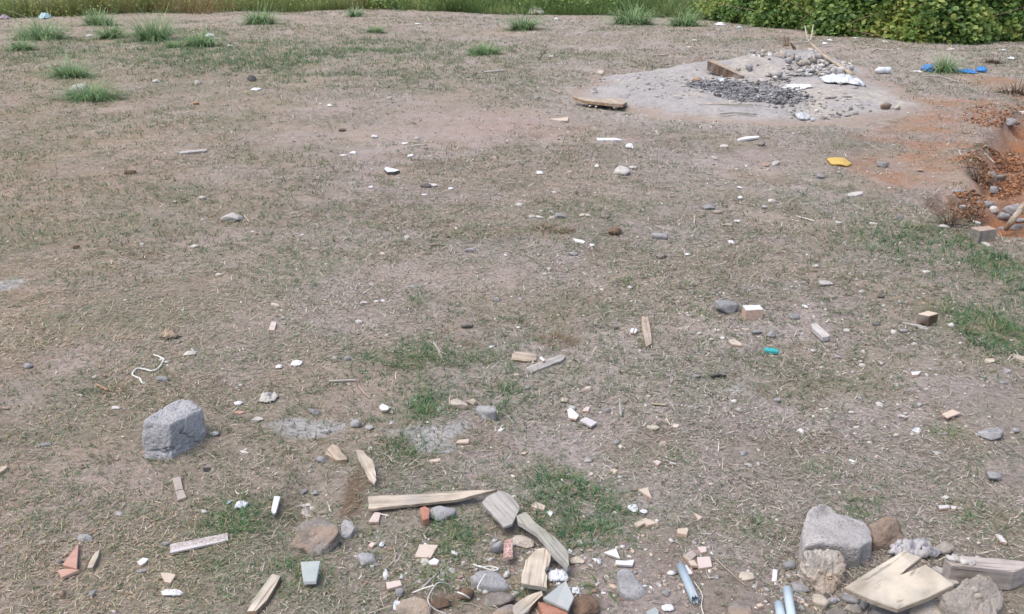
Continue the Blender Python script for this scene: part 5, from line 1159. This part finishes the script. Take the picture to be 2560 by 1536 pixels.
crumple('pale scrap below the hedge tip', (2366, 117, 2384, 127), 'stone_white', hgt=.5)
for b, l in [((848, 385, 868, 392), 'white strip on the left middle field'), ((928, 335, 946, 346), 'white scrap left of the round white stone'), ((1003, 356, 1022, 363), 'white chip left of the long white sliver'), ((874, 379, 893, 387), 'pale scrap below the white strip, left middle field'),
             ((1017, 386, 1036, 394), 'white chip below the thin white sliver'), ((921, 465, 934, 472), 'white chip left of the dark shell like stone'), ((1052, 484, 1070, 490), 'white chip below the dark shell like stone'), ((1120, 468, 1134, 476), 'white chip right of the dark shell like stone'),
             ((1340, 428, 1358, 438), 'white chip left of the largest whitish rock'), ((1486, 412, 1499, 420), 'small white chip left of the whitish rock'), ((1833, 549, 1853, 557), 'bright white chip in the right midground'), ((1710, 633, 1726, 641), 'white chip right of the greenish grey stone'),
             ((1473, 609, 1486, 619), 'white chip right of the white sliver in the middle'), ((1818, 602, 1836, 612), 'beige chip below the bright white chip'), ((568, 109, 582, 118), 'white bit right of the far left tufts'), ((1036, 55, 1054, 62), 'white bit in the far centre'),
             ((1383, 42, 1397, 50), 'white bit near the far rubbish'), ((1728, 96, 1744, 103), 'upper pale bit behind the heap'), ((1714, 114, 1732, 121), 'lower pale bit behind the heap'), ((817, 259, 832, 268), 'white bit on the left field'), ((1371, 136, 1386, 144), 'pale bit left behind the heap'),
             ((1842, 464, 1856, 473), 'white bit left of the right midground stones'), ((1842, 490, 1858, 499), 'pale chip below the white bit at right'), ((1776, 391, 1796, 400), 'pale flat chip below the heap')]:
    crumple(l, b, 'paper' if 'white' in l else 'stone_white', 'white_chip', 'chip', hgt=.5, nx=7, ny=6)
rock('crumpled dark leaf in the left midground', (313, 423, 341, 438), 'wood_dark', 'dry_leaf', 'leaf', rough=.14); rock('small dark brown leaf in the left grass', (182, 611, 200, 624), 'wood_dark', 'dry_leaf', 'leaf', rough=.14)
rock('red brown curled leaf on the far left field', (484, 253, 500, 263), 'cardboard', 'dry_leaf', 'leaf', rough=.14); rock('dark leaf on the bare track in the left field', (846, 321, 866, 331), 'wood_dark', 'dry_leaf', 'leaf', rough=.14)
crumple('cream curled leaf above the central tile group', (1401, 997, 1421, 1009), 'stone_beige', 'dry_leaf', 'leaf', hgt=.5)
V, F = tube_np([(0, 0, 0), (0, 0, .12)], [.03, .06, .01], 6)
link('orange_flower', np_mesh('orange_flower', V, F, MATS['orange']), None, PY(1130, 9, 25.9)); tag(bpy.data.objects['orange_flower'], 'single orange flower in the far weeds', 'flower')

# ---------------- dead roots and dried mats
for b, l in [((2420, 385, 2475, 450), 'dark dead roots hanging over the trench lip'), ((2350, 505, 2405, 565), 'dark brown root tangle left of the trench cobbles'), ((2410, 470, 2450, 560), 'dark earth and roots on the near trench lip'), ((2500, 195, 2560, 240), 'brown dead tuft at the right edge beyond the trench'), ((2465, 142, 2500, 160), 'small brown dead tuft by the white and dark scrap')]:
    tuft(l, b, 'dead_roots', .5, (.10, .065, .045), (.17, .12, .085), grp='dead roots by the trench', lean=.7, cat='roots', dry=.05, spread=.45)
for b, l in [((1325, 553, 1385, 578), 'left part of the flattened brown dead grass mat'), ((1380, 558, 1442, 586), 'right part of the flattened brown dead grass mat'), ((1345, 820, 1440, 862), 'rusty dry grass mat above the upright plank'), ((245, 950, 330, 985), 'dry brown grass tangle left of the curled string')]:
    tuft(l, b, 'dead_grass_mat', .8, (.20, .13, .085), (.36, .25, .17), grp='dead grass mats', lean=.95, cat='dry grass', dry=.3, spread=.45, lenk=1.2)

# ---------------- green tufts
for b, st, l in [((20, 60, 190, 104), 1, 'wide low grass tuft second row at far left'), ((205, 32, 292, 64), 0, 'grass tuft near the verge at left'), ((245, 65, 312, 98), 0, 'short grass tuft below the verge one at left'),
                 ((330, 42, 442, 105), 1, 'largest spiky grass tuft in the far left'), ((455, 83, 552, 119), 0, 'thin grass tuft right of the largest spiky one'), ((418, 107, 444, 121), 0, 'tiny tuft below the largest spiky one'), ((28, 102, 86, 128), 0, 'small tuft at the far left edge'),
                 ((122, 152, 230, 196), 0, 'grass tuft in a hollow of the left field'), ((145, 210, 314, 258), 0, 'long low tuft nearest on the left field'), ((604, 26, 699, 62), 0, 'dense round tuft at the verge left of centre'), ((916, 70, 962, 84), 0, 'tiny tuft in the far centre'),
                 ((1158, 115, 1264, 140), 0, 'flat tuft alone in the far centre'), ((1272, 40, 1344, 77), 0, 'tuft below the far rubbish'), ((873, 24, 902, 44), 0, 'small tuft by the verge, centre'), ((1518, 23, 1645, 64), 0, 'broad tuft at the verge left of the hedge'),
                 ((1666, 33, 1754, 67), 0, 'tuft between the broad one and the hedge'), ((2332, 144, 2388, 183), 1, 'tuft between the blue bags')]:
    tuft(l, b, stalks=st, hue=(.17, .31, .135), tip=(.37, .52, .27), lean=.66, lenk=1.85, spread=.32, dry=.06)
for b, l in [((1608, 684, 1642, 703), 'small bright weed right of the grass stem'), ((1745, 752, 1772, 800), 'green blades left of the flat concrete piece'), ((1560, 655, 1592, 712), 'lone upright grass stem in the middle distance'), ((1702, 690, 1722, 712), 'tiny weed above the green blades'),
             ((395, 802, 432, 824), 'small green weed above the crumpled dry leaf'), ((1040, 735, 1080, 765), 'small green weed on bare dirt'), ((2420, 790, 2560, 852), 'large grass clump at the right edge'), ((2330, 1060, 2400, 1092), 'green clump left of the lead grey rock'),
             ((1455, 1290, 1540, 1345), 'brightest green clump right of the olive board'), ((1375, 1160, 1460, 1215), 'green clump above the tan broken tile'), ((1490, 1420, 1530, 1480), 'green blades left of the oblong concrete lump'), ((1100, 1320, 1180, 1370), 'green clump behind the striped tile'),
             ((1040, 990, 1090, 1045), 'green clump above the cement strip'), ((545, 1270, 620, 1335), 'green clump above the marbled strip'), ((790, 1420, 836, 1460), 'green blades right of the sage tile'), ((2105, 1265, 2165, 1300), 'green clump behind the rusty rock'),
             ((1060, 1405, 1130, 1465), 'green clump right of the small peach tile'), ((2270, 545, 2310, 575), 'green weed left of the trench'), ((1885, 130, 1960, 170), 'green sprig on the rubble of the heap')]:
    tuft(l, b, 'grass_clump', .22, (.10, .20, .065), (.20, .33, .11), grp='green grass clumps', lean=.8, wid=1.15, spread=.5, lenk=1.0)

# ================================================================== STUFF: straw litter, short grass, gravel, ash
def sample(n, y0, y1, p, seed):
    r = np.random.default_rng(seed); ys = np.linspace(y0, y1, 2000); pdf = (1.24 * ys + 1.8) * ys ** (-p); cdf = np.cumsum(pdf); cdf /= cdf[-1]
    y = np.interp(r.uniform(0, 1, n), cdf, ys); x = r.uniform(-1, 1, n) * (.62 * y + .9)
    return x, y, r
def blocked(x, y):
    og, fade, ash, cem, dark, tr = soil_zones(x, y)
    return np.clip(np.maximum(heap_h(x, y) > .0, 0) * .96 + tr * .95 + cem * .55 + dark * .5 + og * .45 + ash * .2, 0, 1)
def litter():
    x, y, r = sample(700000, 1.45, 27, 1.5, 501)
    g, b = masks(x, y)
    k = fbm(x * 1.1, y * 1.1, 4, 511); k2 = fbm(x * 5, y * 5, 3, 512)
    dens = np.clip(sstep(.30, .62, .55 * k + .45 * k2) * 1.05 + .12 - .55 * b, .05, 1)
    ok = (r.uniform(0, 1, len(x)) < dens * (1 - blocked(x, y))) & ~foot_hit(x, y)
    x, y, g = x[ok], y[ok], g[ok]; n = len(x); s = np.clip((y / 2.2) ** .62, .85, 3.4)
    L_ = r.gamma(2.6, .0056, n) * s + .005; wd = r.uniform(.0014, .0032, n) * s ** 1.1
    pal = np.array([(.53, .475, .39), (.44, .39, .325), (.36, .318, .262), (.43, .395, .36), (.28, .238, .19), (.18, .148, .118), (.10, .082, .068), (.63, .59, .52)])
    left = sstep(.1, .55, -x / y)
    w = np.array([.11, .13, .15, .13, .15, .16, .13, .04]); ci = r.choice(8, n, p=w / w.sum())
    c = pal[ci] * r.uniform(.66, 1.12, n)[:, None]
    c = c * (1 - .35 * left[:, None]) + np.array((.50, .36, .18)) * (.35 * left[:, None]) * r.uniform(.6, 1.1, n)[:, None]
    gm = r.uniform(0, 1, n) < np.clip(.24 + .30 * (fbm(x * 1.8, y * 1.8, 3, 513) > .52) + .3 * g, 0, .6)
    gp = np.array([(.155, .195, .115), (.115, .165, .095), (.21, .235, .15), (.26, .265, .175)]); c[gm] = gp[r.integers(0, 4, gm.sum())] * r.uniform(.7, 1.2, gm.sum())[:, None]
    ln = np.clip(r.normal(.90, .12, n), .35, 1.0)
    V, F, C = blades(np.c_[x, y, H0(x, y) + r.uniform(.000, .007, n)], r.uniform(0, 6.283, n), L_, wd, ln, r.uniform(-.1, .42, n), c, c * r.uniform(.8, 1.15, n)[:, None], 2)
    tag(link('straw_litter', np_mesh('straw_litter', V, F, MATS['blade_dry'], C)), 'dry straw and dead grass littering the dirt', 'straw', kind='stuff')
litter()
def short_grass():
    x, y, r = sample(140000, 1.45, 27, 1.32, 502)
    g, b = masks(x, y); k = .6 * fbm(x * .8, y * .8, 3, 521) + .4 * fbm(x * 3.5, y * 3.5, 3, 522)
    dens = np.clip(sstep(.42, .62, k) * .5 + sstep(.25, 1.0, g) * .85 * (.35 + .65 * sstep(.4, .6, k)) - .4 * b, .012, 1)
    ok = (r.uniform(0, 1, len(x)) < dens * (1 - blocked(x, y))) & ~foot_hit(x, y)
    x, y, g = x[ok], y[ok], g[ok]; n = len(x); m = 6
    s = np.clip((y / 2.2) ** .5, .85, 2.8)
    bx = np.repeat(x, m) + r.normal(0, .009, n * m) * np.repeat(s, m); by = np.repeat(y, m) + r.normal(0, .009, n * m) * np.repeat(s, m)
    S = np.repeat(s, m); gg = np.repeat(g, m); fresh = np.repeat(np.clip(.25 + .75 * sstep(.25, .9, g) + r.normal(0, .15, n), 0, 1), m)
    L_ = r.uniform(.016, .048, n * m) * S * (.65 + .55 * np.clip(gg, 0, 1)); wd = r.uniform(.0018, .0040, n * m) * S
    dull = np.array([(.165, .205, .12), (.22, .245, .155), (.30, .285, .19), (.125, .175, .10)])[r.integers(0, 4, n * m)]
    vivid = np.array([(.07, .18, .075), (.09, .21, .085), (.055, .155, .075), (.13, .25, .105)])[r.integers(0, 4, n * m)]
    c = (dull * (1 - fresh[:, None]) + vivid * fresh[:, None]) * r.uniform(.7, 1.25, n * m)[:, None]
    dd = r.uniform(0, 1, n * m) < .16; c[dd] = np.array((.42, .34, .21)) * r.uniform(.6, 1.1, dd.sum())[:, None]
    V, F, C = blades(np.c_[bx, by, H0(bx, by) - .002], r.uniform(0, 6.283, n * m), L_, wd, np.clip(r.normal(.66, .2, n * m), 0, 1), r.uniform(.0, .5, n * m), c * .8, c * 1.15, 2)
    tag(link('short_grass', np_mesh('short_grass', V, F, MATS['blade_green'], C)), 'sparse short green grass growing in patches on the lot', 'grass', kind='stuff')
short_grass()
def gravel():
    x, y, r = sample(40000, 1.45, 24, 1.3, 503)
    k = .5 * fbm(x * 1.3, y * 1.3, 3, 531) + .5 * fbm(x * 5, y * 5, 2, 532); right = sstep(-.35, .35, x / y)
    near_pile = np.exp(-(((x - .75) / .7) ** 2 + ((y - 1.95) / .5) ** 2)) * .8
    dens = np.clip(sstep(.42, .62, k) * (.18 + .5 * right) + near_pile + .10, 0, 1)
    ok = (r.uniform(0, 1, len(x)) < dens) & ~foot_hit(x, y) & (heap_h(x, y) < .02); x, y = x[ok], y[ok]; n = len(x)
    s = np.clip((y / 2.2) ** .55, .8, 3.2); sz = (.0022 + np.minimum(r.gamma(1.4, .0016, n), .0042)) * s
    D, F0 = ico(1); nv = len(D)
    J = 1 + .28 * r.normal(size=(n, nv)); asp = np.stack([r.uniform(.8, 1.5, n), r.uniform(.7, 1.2, n), r.uniform(.4, .8, n)], 1)
    V = D[None] * J[:, :, None] * (sz[:, None] * asp)[:, None]
    a = r.uniform(0, 6.283, n); co, si = np.cos(a)[:, None], np.sin(a)[:, None]
    V = np.stack([V[:, :, 0] * co - V[:, :, 1] * si + x[:, None], V[:, :, 0] * si + V[:, :, 1] * co + y[:, None], V[:, :, 2] + (Hh(x, y) + sz * .2)[:, None]], 2)
    pal = np.array([(.36, .34, .32), (.27, .26, .255), (.50, .46, .41), (.42, .34, .27), (.58, .56, .53), (.22, .17, .13)]); w = np.array([.24, .16, .2, .14, .18, .08])
    c = pal[r.choice(6, n, p=w / w.sum())] * r.uniform(.75, 1.15, n)[:, None]
    F = (np.arange(n)[:, None, None] * nv + F0[None]).reshape(-1, 3)
    tag(link('gravel', np_mesh('gravel', V.reshape(-1, 3), F, MATS['rubble'], np.repeat(c, nv, 0))), 'loose pebbles and grit scattered over the dirt', 'gravel', kind='stuff')
gravel()
def scatter_flakes(name, label, cat, zones_, n, pal, size, seed, lump=0.0, thick=.35, mat='ash'):
    r = np.random.default_rng(seed); px, py = [], []
    for (cx, cy, rx, ry, w) in zones_:
        m = int(n * w); a = r.uniform(0, 6.283, m); q = np.sqrt(r.uniform(0, 1, m)); px += list(cx + rx * q * np.cos(a)); py += list(cy + ry * q * np.sin(a))
    u = (np.array(px) - 1280) / FPX; v = (768 - np.array(py)) / FPX; dy = _cp + v * _sp; dz = -_sp + v * _cp; z = np.zeros(len(u)); n = len(u)
    for _ in range(8): tt = (z - CAM_H) / dz; z = .4 * z + .6 * Hh(u * tt, dy * tt)
    tt = (z - CAM_H) / dz; x, y = u * tt, dy * tt
    D, F0 = ico(1); nv = len(D); sz = size * np.minimum(r.gamma(2, .5, n), 2.4)
    V = D[None] * (1 + .35 * r.normal(size=(n, nv)))[:, :, None] * (sz[:, None] * np.stack([r.uniform(.6, 2.0, n), r.uniform(.6, 1.4, n), thick * r.uniform(.5, 1.5, n)], 1))[:, None]
    a = r.uniform(0, 6.283, n); co, si = np.cos(a)[:, None], np.sin(a)[:, None]
    z = Hh(x, y) + sz * thick * .4 + lump * r.uniform(0, 1, n) ** 2
    V = np.stack([V[:, :, 0] * co - V[:, :, 1] * si + x[:, None], V[:, :, 0] * si + V[:, :, 1] * co + y[:, None], V[:, :, 2] + z[:, None]], 2)
    c = np.array(pal)[r.integers(0, len(pal), n)] * r.uniform(.7, 1.25, n)[:, None]
    F = (np.arange(n)[:, None, None] * nv + F0[None]).reshape(-1, 3)
    tag(link(name, np_mesh(name, V.reshape(-1, 3), F, MATS[mat], np.repeat(c, nv, 0))), label, cat, kind='stuff')
scatter_flakes('ash_bed', 'dark grey ash and charred bits spread on the sand heap', 'ash', [(1890, 232, 110, 24, .62), (1780, 214, 70, 12, .2), (1960, 248, 60, 14, .18)], 4800,
               [(.10, .10, .105), (.22, .218, .223), (.31, .305, .31), (.40, .395, .40), (.50, .49, .485)], .0075, 601, .045, .45)
scatter_flakes('heap_gravel', 'grey grit and small stones on the sand heap', 'gravel', [(1650, 205, 220, 45, .35), (1900, 200, 260, 70, .25), (2000, 160, 110, 30, .25), (2050, 270, 130, 30, .15)], 1300,
               [(.33, .31, .30), (.45, .42, .38), (.24, .235, .23), (.5, .47, .43)], .010, 602, .0, .6, 'rubble')
scatter_flakes('soil_crumbs', 'crumbled orange earth clods in the dug trench', 'soil', [(2510, 440, 60, 60, .5), (2480, 400, 90, 25, .15), (2420, 520, 50, 40, .15), (2490, 290, 90, 30, .2)], 4200,
               [(.31, .15, .075), (.22, .105, .058), (.38, .20, .11), (.14, .075, .05)], .0052, 603, .0, .8, 'rubble')
scatter_flakes('rubble_grit', 'broken plaster and grit between the rubble stones of the heap', 'rubble', [(1960, 150, 110, 24, .45), (2060, 172, 70, 22, .35), (1890, 160, 60, 14, .2)], 900,
               [(.42, .40, .38), (.52, .50, .47), (.34, .33, .32), (.60, .59, .58), (.36, .32, .27)], .024, 605, .03, .6, 'rubble')
scatter_flakes('rubble_crumbs', 'small crumbs of plaster, tile and mortar around the broken boards and chunks', 'rubble', [(1250, 1420, 170, 85, .3), (1480, 1430, 150, 80, .2), (1690, 1420, 110, 70, .15), (2010, 1480, 130, 50, .2), (1000, 1400, 150, 80, .15)], 620,
               [(.44, .42, .39), (.52, .50, .48), (.34, .33, .32), (.60, .60, .60), (.46, .37, .29), (.38, .26, .20)], .0042, 606, .0, .5, 'rubble')
scatter_flakes('plaster_flecks', 'tiny pale flecks of plaster and shell strewn over the lot', 'flecks', [(1650, 700, 900, 550, .55), (700, 700, 700, 500, .25), (2100, 900, 400, 300, .2)], 620,
               [(.62, .61, .60), (.52, .50, .46), (.44, .42, .40), (.58, .50, .44)], .0060, 607, .0, .4, 'rubble')
